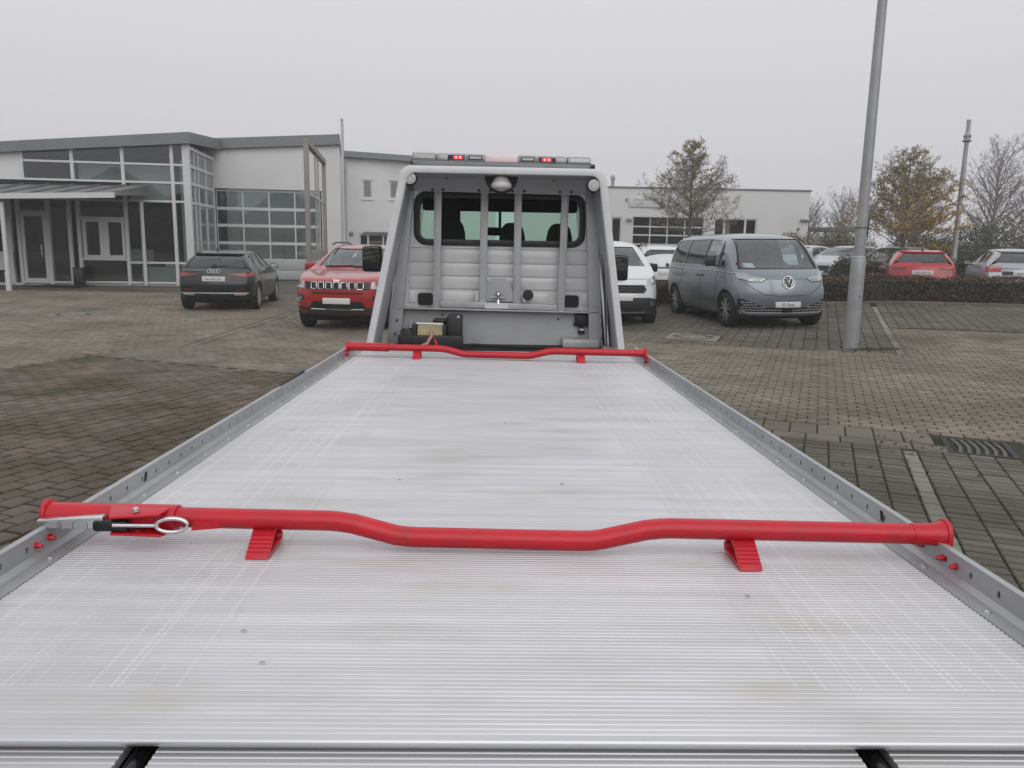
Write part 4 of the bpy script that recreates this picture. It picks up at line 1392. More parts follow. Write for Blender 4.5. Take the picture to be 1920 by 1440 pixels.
# canopy
cr_s0, cr_s1 = -9.0, -0.78
MB().hexa([(cr_s0, -3.55, 2.66), (cr_s1 - .1, -3.55, 2.93), (cr_s1, -0.1, 3.12), (cr_s0, -0.1, 2.95), (cr_s0, -3.55, 2.72), (cr_s1 - .1, -3.55, 2.99), (cr_s1, -0.1, 3.44), (cr_s0, -0.1, 3.30)]).build('canopy_roof', 'canopy_grey', sr)
MB().hexa([(cr_s0, -3.68, 2.58), (cr_s1, -3.68, 2.86), (cr_s1, -3.56, 2.86), (cr_s0, -3.56, 2.58), (cr_s0, -3.68, 2.74), (cr_s1, -3.68, 3.02), (cr_s1, -3.56, 3.02), (cr_s0, -3.56, 2.74)]).build('canopy_gutter', 'frame_alu_white', sr)
for k in range(11):
    t = k / 10
    s_ = cr_s0 + (cr_s1 - .15 - cr_s0) * t
    MB().bar((s_, -3.54, 2.745 + .27 * t), (s_ + .25, -0.12, 3.325 + .14 * t), 0.05, 0.05).build('canopy_seam', 'canopy_grey', sr)
for s_ in (-4.05, -0.98):
    pc = MB().tube([(s_, -3.45, 0), (s_, -3.45, 2.66 if s_ < -2 else 2.88)], 0.065, 12).build('canopy_post', 'frame_alu_white', sr, smooth=40)
    if s_ > -2:
        pc.location = (0, 3.30, 0)
# --- workshop with sectional gate ------------------------------------------------------
ws = empty('workshop_building', (-8.06, 33.9, 0), BA, 'white workshop with grey roof edge and large glazed sectional gate', 'building')
w = Wall(ws)
GX0, GX1, GZ = -3.46, 0.80, 3.69


def wtop(s):
    return 5.84 + s * 0.0685


def wbot(s):
    return 5.44 + s * 0.0685


EL, ER = -4.6, 1.56
w.poly('wall_left', 'render_white', [(EL, 0), (GX0, 0), (GX0, wbot(GX0)), (EL, wbot(EL))], 0, 0.35)
w.poly('wall_right', 'render_white', [(GX1, 0), (ER, 0), (ER, wbot(ER)), (GX1, wbot(GX1))], 0, 0.35)
w.poly('wall_above_gate', 'render_white', [(GX0, GZ), (GX1, GZ), (GX1, wbot(GX1)), (GX0, wbot(GX0))], 0.0, 0.35)
MB().hexa([(ER - .3, 0.35, 0), (ER, 0.35, 0), (ER, 4.2, 0), (ER - .3, 4.2, 0), (ER - .3, 0.35, wbot(ER)), (ER, 0.35, wbot(ER)), (ER, 4.2, 4.55), (ER - .3, 4.2, 4.55)]).build('wall_side', 'render_white', ws)
w.poly('fascia', 'fascia_grey', [(EL, wbot(EL)), (ER - .11, wbot(ER - .11)), (ER - .11, wtop(ER - .11)), (EL, wtop(EL))], -0.20, 0.02)
MB().hexa([(ER - .11, -0.20, wbot(ER)), (ER + .03, -0.20, wbot(ER)), (ER + .03, 4.3, 4.52), (ER - .11, 4.3, 4.52), (ER - .11, -0.20, wtop(ER)), (ER + .03, -0.20, wtop(ER)), (ER + .03, 4.3, 4.72), (ER - .11, 4.3, 4.72)]).build('verge', 'fascia_grey', ws)
def wroof(d, s):
    t = (d - 0.02) / 7.98
    return wtop(s) * (1 - t) + 4.45 * t


for d0_, d1_, nm, m_ in ((0.02, 0.8, 'roof', 'roof_dark'), (0.8, 7.2, 'added_skylight', 'glass_clear'), (7.2, 8.0, 'roof', 'roof_dark')):  # roof glazing added to let daylight in and brighten the gate panes
    MB().hexa([(EL, d0_, wroof(d0_, EL) - .08), (ER - .11, d0_, wroof(d0_, ER) - .08), (ER - .11, d1_, wroof(d1_, ER) - .08), (EL, d1_, wroof(d1_, EL) - .08), (EL, d0_, wroof(d0_, EL) - .02), (ER - .11, d0_, wroof(d0_, ER) - .02), (ER - .11, d1_, wroof(d1_, ER) - .02), (EL, d1_, wroof(d1_, EL) - .02)]).build(nm, m_, ws)
w.box('back_wall', 'interior_light', EL, ER, 0, 4.4, 7.8, 8.0)
w.box('left_wall', 'interior_light', EL, EL + .2, 0, 4.4, 0.35, 7.8)
w.box('workshop_floor', 'interior_light', EL + .2, ER - .3, -0.02, 0.02, 0.35, 7.8)
gate = empty('sectional_gate', (0, 0, 0))
gate.parent = ws
rows = [(0.02, 0.40), (0.40, 0.82), (0.82, 1.51), (1.51, 2.22), (2.22, 2.90), (2.90, 3.64)]
cols = [GX0 + .06 + k * (GX1 - GX0 - .12) / 4 for k in range(5)]
for r_, (z0_, z1_) in enumerate(rows):
    if r_ < 2:
        sec = MB().box((GX0 + .06, 0.16, z0_ + .008), (GX1 - .06, 0.20, z1_ - .008)).build('gate_section', 'door_panel_grey', gate, bevel=0.006)
        continue
    sec = empty('gate_section', (0, 0, 0))
    sec.parent = gate
    for z_ in (z0_ + .03, z1_ - .03):
        MB().box((GX0 + .06, 0.15, z_ - .03), (GX1 - .06, 0.20, z_ + .028)).build('rail', 'frame_alu_white', sec)
    for s_ in cols:
        MB().box((s_ - .028, 0.153, z0_ + .06), (s_ + .028, 0.197, z1_ - .06)).build('stile', 'frame_alu_white', sec)
    for k in range(4):
        MB().box((cols[k] + .028, 0.172, z0_ + .058), (cols[k + 1] - .028, 0.180, z1_ - .058)).build('pane', 'glass_building', sec)
w.box('gate_reveal', 'interior_dark', GX0, GX0 + .06, 0, GZ, 0.14, 0.24)
w.box('gate_reveal', 'interior_dark', GX1 - .06, GX1, 0, GZ, 0.14, 0.24)
w.box('interior_shelf', 'interior_mint', -2.0, -0.4, 1.4, 2.1, 5.0, 5.3)
w.box('interior_machine', 'interior_light', -1.9, -1.2, 0.02, 1.9, 3.5, 4.2)
w.box('interior_cupboard', 'interior_light', -0.5, 0.5, 0.02, 1.6, 4.4, 4.8)
# --- rear wing with small windows -----------------------------------------------------------
an = empty('rear_wing_building', (-6.0, 38.0, 0), BA, 'white two-storey wing with small windows behind the red off-roader', 'building')
w = Wall(an)
openings = [(-0.21, 3.64, 0.20, 4.42), (1.02, 3.64, 1.43, 4.42), (2.25, 3.64, 2.66, 4.42)]


def wall_with_holes(root, name, s0, s1, z0, z1, holes, d0, d1, m):
    """wall cut into butted blocks round its openings"""
    ss = sorted({s0, s1, *[h[0] for h in holes], *[h[2] for h in holes]})
    mb = MB()
    for a_, b_ in zip(ss[:-1], ss[1:]):
        hs = sorted([h for h in holes if h[0] < b_ - 1e-6 and h[2] > a_ + 1e-6], key=lambda h: h[1])
        z = z0
        for h in hs:
            if h[1] > z:
                mb.box((a_, d0, z), (b_, d1, h[1]))
            z = h[3]
        if z < z1:
            mb.box((a_, d0, z), (b_, d1, z1))
    bm = bmesh.new()
    me = bpy.data.meshes.new(name)
    me.from_pydata(mb.v, [], mb.f)
    bm.from_mesh(me)
    bmesh.ops.remove_doubles(bm, verts=bm.verts, dist=1e-4)
    # drop the inner faces shared by neighbouring blocks
    from collections import defaultdict
    dd = defaultdict(list)
    for f in bm.faces:
        dd[tuple(sorted(v.index for v in f.verts))].append(f)
    kill = [f for fs_ in dd.values() if len(fs_) > 1 for f in fs_]
    bmesh.ops.delete(bm, geom=kill, context='FACES_ONLY')
    bm.to_mesh(me)
    bm.free()
    me.materials.append(MATS[m])
    return link(bpy.data.objects.new(name, me), root)


wall_with_holes(an, 'wall', -3.0, 6.0, 0, 5.42, openings + [(-0.40, 0.95, 1.45, 2.0)], 0, 0.3, 'render_white')
MB().hexa([(-3.1, -0.35, 5.50), (6.0, -0.35, 5.18), (6.0, 0.30, 5.18), (-3.1, 0.30, 5.50), (-3.1, -0.35, 5.76), (6.0, -0.35, 5.42), (6.0, 0.30, 5.42), (-3.1, 0.30, 5.76)]).build('fascia', 'fascia_grey', an)
for k in range(3):
    MB().box((-0.45 + k * 1.1, -0.30, 5.36 - k * .04), (-0.25 + k * 1.1, -0.02, 5.44 - k * .04)).build('rafter_end', 'fascia_grey', an)
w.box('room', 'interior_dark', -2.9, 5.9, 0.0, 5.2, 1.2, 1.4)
for s0_, z0_, s1_, z1_ in openings:
    wf = MB().ring([(s0_, z0_), (s1_, z0_), (s1_, z1_), (s0_, z1_)], [(s0_ + .05, z0_ + .05), (s1_ - .05, z0_ + .05), (s1_ - .05, z1_ - .05), (s0_ + .05, z1_ - .05)], 0.06, 0.14, 'y').build('window', 'frame_alu_white', an)
    w.box('pane', 'glass_building', s0_ + .05, s1_ - .05, z0_ + .05, z1_ - .05, 0.10, 0.108, wf)
    w.box('sill', 'render_white', s0_ - .06, s1_ + .06, z0_ - .10, z0_ - .03, -0.06, 0.02, wf)
    w.box('surround', 'render_white', s0_ - .08, s1_ + .08, z1_ + .03, z1_ + .08, -0.025, -0.003, wf)
wf = MB().ring([(-.40, .95), (1.45, .95), (1.45, 2.0), (-.40, 2.0)], [(-.34, 1.0), (1.39, 1.0), (1.39, 1.94), (-.34, 1.94)], 0.05, 0.13, 'y').build('window', 'frame_alu_white', an)
w.box('pane', 'glass_building', -.34, 1.39, 1.0, 1.94, 0.09, 0.098, wf)
w.box('window_post', 'frame_alu_white', -0.05, 0.05, 1.0, 1.94, 0.05, 0.12, wf)
w.box('window_post', 'frame_alu_white', 0.66, 0.74, 1.0, 1.94, 0.05, 0.12, wf)
w.box('canopy', 'canopy_grey', -0.22, 1.5, 2.04, 2.10, -0.30, -0.01)
w.box('vent_grille', 'canopy_grey', -0.86, -0.66, 1.88, 2.07, -0.05, -0.004, bevel=0.02)
MB().tube([(-0.93, -0.06, 0.0), (-0.93, -0.06, 5.45)], 0.05, 8).build('downpipe', 'frame_alu_white', an)
# --- low white building behind the parked vans ---------------------------------------------------
lo = empty('garage_building', (5.0, 39.0, 0.2), 0, 'low white flat-roofed garage building behind the vans', 'building')
w = Wall(lo)
zo = -0.2
holes = [(0.50, 0, 0.99, 3.02 + zo), (1.53, 0, 4.95, 3.04 + zo), (5.46, 1.7 + zo, 7.53, 3.05 + zo)]
wall_with_holes(lo, 'wall', -4.0, 10.02, -0.3, 4.38 + zo, holes, 0, 0.3, 'render_white')
w.box('parapet_cap', 'fascia_grey', -4.05, 10.07, 4.38 + zo, 4.45 + zo, -0.05, 0.40)
w.box('side_wall', 'render_white', 9.72, 10.02, -0.3, 4.38 + zo, 0.3, 9.0)
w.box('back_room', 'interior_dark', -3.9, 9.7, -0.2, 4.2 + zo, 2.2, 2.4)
w.box('roof', 'roof_dark', -4.0, 9.7, 4.25 + zo, 4.33 + zo, 0.3, 9.0)
d_ = MB().ring([(.50, 0), (.99, 0), (.99, 3.02 + zo), (.50, 3.02 + zo)], [(.56, .06), (.93, .06), (.93, 2.95 + zo), (.56, 2.95 + zo)], 0.05, 0.13, 'y').build('door', 'frame_alu_white', lo)
w.box('pane', 'glass_building', .56, .93, .06, 2.95 + zo, 0.09, 0.098, d_)
gt = empty('sectional_gate', (0, 0, 0))
gt.parent = lo
gc = [1.56 + k * 0.84 for k in range(5)]
zr = [0.02, 0.46, 0.88, 1.30, 1.72, 2.16, 2.56, 3.02]
for r_ in range(7):
    sec = MB().box((1.55, 0.16, zr[r_] + zo), (4.93, 0.22, zr[r_] + .07 + zo)).build('gate_section', 'frame_alu_white', gt)
    for k in range(4):
        w.box('pane', 'glass_dark' if r_ else 'door_panel_grey', gc[k] + .03, gc[k + 1] - .03, zr[r_] + .07 + zo, zr[r_ + 1] + zo, 0.18, 0.188, sec)
        w.box('stile', 'frame_alu_white', gc[k] - .03, gc[k] + .03, zr[r_] + .07 + zo, zr[r_ + 1] + zo, 0.162, 0.218, sec)
wf = MB().ring([(5.46, 1.7 + zo), (7.53, 1.7 + zo), (7.53, 3.05 + zo), (5.46, 3.05 + zo)], [(5.52, 1.76 + zo), (7.47, 1.76 + zo), (7.47, 2.99 + zo), (5.52, 2.99 + zo)], 0.04, 0.13, 'y').build('window', 'frame_alu_white', lo)
for s_ in (5.96, 6.98):
    w.box('window_post', 'frame_alu_white', s_ - .05, s_ + .05, 1.76 + zo, 2.99 + zo, 0.04, 0.12, wf)
for a_, b_ in ((5.52, 5.91), (6.01, 6.93), (7.03, 7.47)):
    w.box('pane', 'glass_building', a_, b_, 1.76 + zo, 2.99 + zo, 0.085, 0.093, wf)
w.box('curtain', 'interior_light', 6.02, 6.3, 1.76 + zo, 2.99 + zo, 0.25, 0.27, wf)
w.box('sign_panel', 'frame_alu_white', 1.30, 2.95, 3.50 + zo, 3.94 + zo, -0.06, -0.004, bevel=0.01)
w.box('wall_lamp', 'galvanised', 1.20, 1.48, 2.85 + zo, 2.97 + zo, -0.18, -0.004, bevel=0.03)
w.box('wall_lamp', 'galvanised', 9.62, 10.04, 2.98 + zo, 3.10 + zo, -0.20, -0.004, bevel=0.03)
w.box('junction_box', 'canopy_grey', 9.50, 9.60, 2.55 + zo, 2.66 + zo, -0.08, -0.004)
w.box('alarm_box', 'canopy_grey', 1.14, 1.22, 3.78 + zo, 3.90 + zo, -0.08, -0.004)
MB().lathe([(0.08, 4.3 + zo), (0.08, 4.80 + zo), (0.12, 4.82 + zo), (0.12, 4.90 + zo), (0.05, 5.0 + zo)], (0.56, 0.5, 0), 'z', 12).build('chimney_pipe', 'galvanised', lo, smooth=40)

# --- tall taupe sign frame, flagpole, bollard, bin -------------------------------------------
sf = empty('sign_frame', (-5.54, 24.0, 0), 0, 'tall taupe steel sign frame standing beside the workshop gate', 'sign frame')
A_, B_ = (0.0, 0.0), (-0.87, 6.5)      # two posts, one far behind the other
for x, y in (A_, B_):
    MB().box((x - .062, y - .085, -0.02), (x + .062, y + .085, 4.44)).build('post', 'pylon_taupe', sf, bevel=0.006)
MB().bar((A_[0], A_[1] - .085, 4.52), (B_[0], B_[1] + .085, 4.52), 0.15, 0.16).build('top_beam', 'pylon_taupe', sf)
MB().bar((A_[0], A_[1] + .085, 3.05), (B_[0], B_[1] - .085, 3.05), 0.05, 0.05).build('cross_rod', 'frame_alu_white', sf)
MB().bar((A_[0], A_[1] + .085, 1.20), (B_[0], B_[1] - .085, 1.20), 0.10, 0.30).build('lower_beam', 'pylon_taupe', sf)
for t in (.45, .60):
    MB().tube([(B_[0] * t, B_[1] * t, 1.3), (B_[0] * t, B_[1] * t, 4.45)], 0.03, 8).build('stay_tube', 'galvanised', sf)
fp = empty('flagpole', (-6.0, 32.05, 0), 0, 'thin white flagpole in front of the workshop corner', 'flagpole')
MB().tube([(0, 0, 0), (0, 0, 3), (0, 0, 6.22)], [0.075, 0.065, 0.05], 10).build('pole', 'pole_white', fp, smooth=50)
MB().lathe([(0.06, 6.22), (0.06, 6.26), (0.02, 6.30)], (0, 0, 0), 'z', 10).build('cap', 'galvanised', fp)
MB().bar((0.06, -0.03, 1.0), (0.06, -0.03, 6.1), 0.008, 0.008).build('halyard', 'galvanised', fp)
MB().lathe([(0.14, 0), (0.14, .06), (0.09, .10)], (0, 0, 0), 'z', 12).build('base', 'galvanised', fp)
bo = empty('bollard', (-14.95, 24.95, 0), 0, 'short white bollard beside the showroom canopy post', 'bollard')
MB().lathe([(0.085, 0), (0.085, 0.50), (0.08, 0.56), (0.05, 0.60)], (0, 0, 0), 'z', 14).build('post', 'pole_white', bo, smooth=40)
MB().lathe([(0.088, 0.42), (0.088, 0.46)], (0, 0, 0), 'z', 14).build('band', 'galvanised', bo)
bi = empty('litter_bin', (-14.35, 28.0, 0), BA, 'slim black litter bin beside the showroom entrance', 'bin')
MB().box((-0.15, -0.15, 0.0), (0.15, 0.15, 0.58)).build('body', 'black_plastic', bi, bevel=0.02)
MB().ring([(-.16, -.16), (.16, -.16), (.16, .16), (-.16, .16)], [(-.12, -.12), (.12, -.12), (.12, .12), (-.12, .12)], 0.582, 0.62, 'z').build('rim', 'black_plastic', bi)
dm = MB().box((-15.6, 27.0, 0.001), (-13.9, 28.2, 0.014)).build('door_mat', 'soft_black', None, bevel=0.004)
tag(dm, 'flat black door mat before the showroom entrance', 'mat')
# ------------------------------------------------------------------ vehicles
_dg = bpy.context.evaluated_depsgraph_get


def loft_mesh(sp, name, inset=0.0, y_lo=None, y_hi=None, z_lo=None):
    """closed body surface: sections along y, rounded nose and tail"""
    L = sp['L']
    ys = sp['ys']
    if y_lo is not None:
        ys = [y_lo] + [y for y in ys if y_lo + .05 < y < y_hi - .05] + [y_hi]
    rings = []
    for y in ys:
        zt = interp(sp['top'], y) - inset
        zb = (z_lo if z_lo is not None else interp(sp['bot'], y))
        ze = min(interp(sp['belt'], y), zt - (0.07 if not inset else 0.05))
        if ze < zb + .12:
            ze = zb + .12
            zt = max(zt, ze + .05)
        wb = interp(sp['wb'], y) - inset
        wr = min(interp(sp['wr'], y) + sp.get('wide', .045) - inset, wb * .985)
        h, gh = ze - zb, zt - ze
        x2, x9 = (.80 if not inset else .97) * wb, .88 * wr
        half = [(0, zb), (.5 * x2, zb), (x2, zb), (.965 * wb, zb + (.07 if not inset else .02) * h), (wb, zb + .42 * h), (.995 * wb, zb + .78 * h), (.958 * wb, ze),
                (.958 * wb + (wr - .958 * wb) * .5, ze + .46 * gh), (wr, zt - .20 * gh), (x9, zt - .045 * gh), (.5 * x9, zt - .008), (0, zt)]
        rings.append((y, half))
    mb = MB()
    n = 12

    def warp(x, y, z):
        f = max(0.0, 1 - y / sp.get('fblend', .8))
        r = max(0.0, 1 - (L - y) / sp.get('rblend', .7))
        W = sp['W'] / 2
        if f:
            y += f * (sp.get('pf', .28) * (abs(x) / W) ** 2.4 + interp(sp['lean_f'], z))
        if r:
            y -= r * (sp.get('pr', .20) * (abs(x) / W) ** 2.4 + interp(sp['lean_r'], z))
        return (x, y - L / 2, z)
    idx = []
    for y, half in rings:
        row = {}
        for k, (x, z) in enumerate(half):
            for sg in ((1,) if k in (0, n - 1) else (1, -1)):
                row[(k, sg)] = len(mb.v)
                mb.v.append(warp(sg * x, y, z))
        for k in (0, n - 1):
            row[(k, -1)] = row[(k, 1)]
        idx.append(row)
    for i in range(len(rings) - 1):
        a, b = idx[i], idx[i + 1]
        for k in range(n - 1):
            mb.f.append((a[(k, 1)], a[(k + 1, 1)], b[(k + 1, 1)], b[(k, 1)]))
            mb.f.append((a[(k, -1)], b[(k, -1)], b[(k + 1, -1)], a[(k + 1, -1)]))
    for e in (0, len(rings) - 1):
        y, half = rings[e]
        row = idx[e]
        grid = []
        for k in range(2, n - 2):
            x, z = half[k]
            if k == 2:
                g = [row[(2, -1)], row[(1, -1)], row[(0, 1)], row[(1, 1)], row[(2, 1)]]
            elif k == n - 3:
                g = [row[(k, -1)], row[(n - 2, -1)], row[(n - 1, 1)], row[(n - 2, 1)], row[(k, 1)]]
            else:
                g = [row[(k, -1)]]
                for fr in (-.5, 0, .5):
                    g.append(len(mb.v))
                    mb.v.append(warp(fr * x, y, z))
                g.append(row[(k, 1)])
            grid.append(g)
        for j in range(len(grid) - 1):
            for c in range(4):
                q = (grid[j][c], grid[j][c + 1], grid[j + 1][c + 1], grid[j + 1][c])
                mb.f.append(q if e == 0 else q[::-1])
    me = bpy.data.meshes.new(name)
    me.from_pydata(mb.v, [], mb.f)
    bm = bmesh.new()
    bm.from_mesh(me)
    bmesh.ops.recalc_face_normals(bm, faces=bm.faces)
    bm.to_mesh(me)
    bm.free()
    return me


def eval_mesh(o):
    return bpy.data.meshes.new_from_object(o.evaluated_get(_dg()))


class Car:
    def __init__(c, name, sp, paint, loc, rz, label, cat, group=None, lod=2):
        c.sp, c.L = sp, sp['L']
        c.root = empty(name, loc, rz, label, cat, group)
        me = loft_mesh(sp, 'body')
        me.materials.append(MATS[paint])
        tmp = bpy.data.objects.new('body_tmp', me)
        COL.objects.link(tmp)
        md = tmp.modifiers.new('s', 'SUBSURF')
        md.levels = md.render_levels = lod
        sm = eval_mesh(tmp)
        tmp.modifiers.clear()
        tmp.data = sm
        bm = bmesh.new()
        bm.from_mesh(sm)
        c.bvh = BVHTree.FromBMesh(bm)
        bm.free()
        cutters = []

        def cutter(mb=None, me_=None, m='soft_black'):
            if me_ is None:
                me_ = bpy.data.meshes.new('cut')
                me_.from_pydata(mb.v, [], mb.f)
                b_ = bmesh.new()
                b_.from_mesh(me_)
                bmesh.ops.recalc_face_normals(b_, faces=b_.faces)
                b_.to_mesh(me_)
                b_.free()
            me_.materials.append(MATS[m])
            o = bpy.data.objects.new('cut', me_)
            COL.objects.link(o)
            bo = tmp.modifiers.new('b', 'BOOLEAN')
            bo.operation = 'DIFFERENCE'
            bo.solver = 'EXACT'
            bo.material_mode = 'TRANSFER'
            bo.object = o
            cutters.append(o)
        if sp.get('cabin'):
            y0, y1, z0 = sp['cabin']
            cutter(me_=loft_mesh(dict(sp, pf=0, pr=0, lean_f=[(0, 0), (1, 0)], lean_r=[(0, 0), (1, 0)]), 'cabin', .055, y0, y1, z0))
            mb = MB()
            for pl in sp.get('sides', []):
                mb.prism([(y - c.L / 2, z) for y, z in pl], -2, 2, 'x')
            if mb.v:
                cutter(mb)
            mb = MB()
            if sp.get('ws'):
                mb.prism(sp['ws'], -c.L, -c.L / 2 + sp['ws_depth'], 'y')
            if sp.get('rw'):
                mb.prism(sp['rw'], c.L / 2 - sp['rw_depth'], c.L, 'y')
            if mb.v:
                cutter(mb)
        mb = MB()
        for yw in sp['axles']:
            mb.lathe([(sp['wr_'] + .055, -2), (sp['wr_'] + .055, 2)], (0, yw - c.L / 2, sp['wr_']), 'x', 36)
        cutter(mb)
        bme = eval_mesh(tmp)
        bpy.data.objects.remove(tmp)
        for o in cutters:
            bpy.data.objects.remove(o)
        bme.shade_smooth()
        bme.set_sharp_from_angle(angle=R(32))
        bme.name = 'body'
        c.body = link(bpy.data.objects.new('body', bme), c.root)
        c.glass_m = sp.get('glass', 'glass_mid')
        if sp.get('cabin'):
            if sp.get('ws'):
                c.patch('windscreen', c.sp.get('ws_glass', 'glass_clear'), sp['ws'], 'f', -0.010, 0.004, grow=.02)
            if sp.get('rw'):
                c.patch('rear_window', sp.get('rw_glass', c.glass_m), sp['rw'], 'r', -0.010, 0.004, grow=.02)
            for i, pl in enumerate(sp.get('sides', [])):
                gm = sp.get('side_glass', [c.glass_m] * 9)[i]
                for sg in (-1, 1):
                    c.patch('side_window', gm, pl, 's%+d' % sg, -0.010, 0.004, grow=.02)
        c.wheels()

    # a point of the outline in view 'f' front (x,z), 'r' rear (x,z), 's+1'/'s-1' side (y from the nose,z) -> surface point, outward direction
    def hit(c, u, v, view):
        if view == 'f':
            o, d = Vector((u, -c.L, v)), Vector((0, 1, 0))
        elif view == 'r':
            o, d = Vector((u, c.L, v)), Vector((0, -1, 0))
        else:
            sg = 1 if view[1] == '+' else -1
            o, d = Vector((2.5 * sg, u - c.L / 2, v)), Vector((-sg, 0, 0))
        p, nrm, i, dist = c.bvh.ray_cast(o, d)
        if p is None or dist > (c.L * 1.25 if view in 'fr' else 2.4):
            q = Vector(o)
            if view in 'fr':
                q.y = (-c.L / 2 + .25) * (1 if view == 'f' else -1)
            else:
                q.x = sg * c.sp['W'] * .45
            p, nrm, i, dist = c.bvh.find_nearest(q)
        if nrm.dot(-d) < 0:
            nrm = -nrm
        return p, nrm.normalized()

    def patch(c, name, m, poly, view, off=0.003, th=0.008, parent=None, h=0.05, grow=0.0, smooth=40):
        if grow:
            cx = sum(p[0] for p in poly) / len(poly)
            cz = sum(p[1] for p in poly) / len(poly)
            poly = [(u + math.copysign(grow, u - cx), v + (grow if v > cz else (-grow if view[0] == 's' else -.004))) for u, v in poly]
        bm = bmesh.new()
        bm.faces.new([bm.verts.new((u, v, 0)) for u, v in poly])
        us = [p[0] for p in poly]
        vs_ = [p[1] for p in poly]
        for ax, lo, hi in ((0, min(us), max(us)), (1, min(vs_), max(vs_))):
            k = max(1, int((hi - lo) / h))
            for j in range(1, k):
                co = [0, 0, 0]
                co[ax] = lo + (hi - lo) * j / k
                no = [0, 0, 0]
                no[ax] = 1
                bmesh.ops.bisect_plane(bm, geom=bm.verts[:] + bm.edges[:] + bm.faces[:], plane_co=co, plane_no=no)
        bm.verts.index_update()
        outer, inner = [], []
        for v in bm.verts:
            p, o = c.hit(v.co.x, v.co.y, view)
            outer.append(p + o * off)
            inner.append(p + o * (off - th))
        n = len(outer)
        fs_ = [tuple(v.index for v in f.verts) for f in bm.faces]
        allf = list(fs_) + [tuple(i + n for i in f[::-1]) for f in fs_]
        for e in bm.edges:
            if len(e.link_faces) == 1:
                a, b = e.verts[0].index, e.verts[1].index
                allf.append((a, b, b + n, a + n))
        bm.free()
        return MB().add(outer + inner, allf).build(name, m, parent or c.root, smooth=smooth)

    def mpatch(c, name, m, poly, view, **k):
        a = c.patch(name, m, poly, view, **k)
        b = c.patch(name, m, [(-u, v) for u, v in poly[::-1]], view, **k)
        return a, b

    def bead(c, name, m, path, view, r=0.008, off=0.0, closed=False, parent=None, n=6):
        pts = []
        for (u0, v0), (u1, v1) in zip(path, path[1:] + (path[:1] if closed else [])):
            d = math.hypot(u1 - u0, v1 - v0)
            k = max(1, int(d / .08))
            for j in range(k):
                t = j / k
                p, o = c.hit(u0 + (u1 - u0) * t, v0 + (v1 - v0) * t, view)
                pts.append(p + o * off)
        p, o = c.hit(*(path[0] if closed else path[-1]), view)
        pts.append(p + o * off)
        return MB().tube(pts, r, n).build(name, m, parent or c.root, smooth=50)

    def plate(c, view, z, text=None, w=.52, h=.112, off=.012, x=0.0):
        sgn = -1 if view == 'f' else 1
        ym = max(sgn * c.hit(x + dx, z + dz, view)[0].y for dx in (-.2, 0, .2) for dz in (-h / 2, h / 2)) * sgn
        y0, y1 = ym + sgn * off, ym + sgn * (off - .03)
        pl = MB().box((x - w / 2, min(y0, y1), z - h / 2), (x + w / 2, max(y0, y1), z + h / 2)).build('number_plate', 'plate_white', c.root, bevel=.004)
        if text:
            rot = Matrix.Rotation(R(90), 4, 'X') if view == 'f' else Matrix.Rotation(R(180), 4, 'Z') @ Matrix.Rotation(R(90), 4, 'X')
            text_mesh('lettering', text, h * .80 if len(text) > 5 else h * .6, 'plate_text', pl, Matrix.Translation((x, y0 + sgn * .0015, z - .002)) @ rot, .0008, sx=.82)
        return pl

    def wheels(c):
        r = c.sp['wr_']
        tw = c.sp.get('tyre_w', .215) / 2
        rim_r = c.sp.get('rim', r * .70)
        for yw in c.sp['axles']:
            for sg in (-1, 1):
                x = sg * (c.sp['W'] / 2 - tw - .012)
                cen = (x, yw - c.L / 2, r)
                mb = MB()
                o_ = sg * tw
                lip = MB().lathe([(rim_r, -tw * .9), (rim_r, tw * .9), (rim_r * .94, tw * .9), (rim_r * .93, -tw * .9)], cen, 'x', 28, cap=False)
                lip.lathe([(rim_r * .95, 0), (rim_r * .1, 0)], cen, 'x', 28, cap=False)
                mb.lathe([(rim_r * .20, o_ * .15), (rim_r * .20, o_ * .86), (rim_r * .12, o_ * .92)], cen, 'x', 16)
                ns = c.sp.get('spokes', 5)
                for k in range(ns):
                    for da in ((-.13, .13) if c.sp.get('twin', True) else (0,)):
                        a = 2 * math.pi * k / ns + da + .3
                        a2 = a + da * 1.2
                        p = (x + o_ * .80, cen[1] + rim_r * .15 * math.cos(a), r + rim_r * .15 * math.sin(a))
                        q = (x + o_ * .72, cen[1] + rim_r * .95 * math.cos(a2), r + rim_r * .95 * math.sin(a2))
                        mb.bar(p, q, c.sp.get('spoke_w', .045), .03, (1, 0, 0))
                wh = mb.build('wheel', c.sp.get('rim_m', 'rim_silver'), c.root, smooth=40)
                lip.build('rim_barrel', 'plastic_grey' if c.sp.get('dark_rim') else c.sp.get('rim_m', 'rim_silver'), wh, smooth=40)
                MB().lathe([(rim_r * .98, -tw * .95), (r * .88, -tw), (r * .97, -tw * .85), (r, -tw * .5), (r, tw * .5), (r * .97, tw * .85), (r * .88, tw), (rim_r * .98, tw * .95), (rim_r * .97, 0)], cen, 'x', 36, cap=False).build('tyre', 'tyre', wh, smooth=50)
                MB().lathe([(rim_r * .55, -o_ * .1), (rim_r * .55, o_ * .1)], cen, 'x', 20).build('brake_disc', 'iron', wh)
        # underbody
        MB().box((-c.sp['W'] * .36, -c.L / 2 + .5, .17), (c.sp['W'] * .36, c.L / 2 - .5, .30)).build('underbody', 'soft_black', c.root)

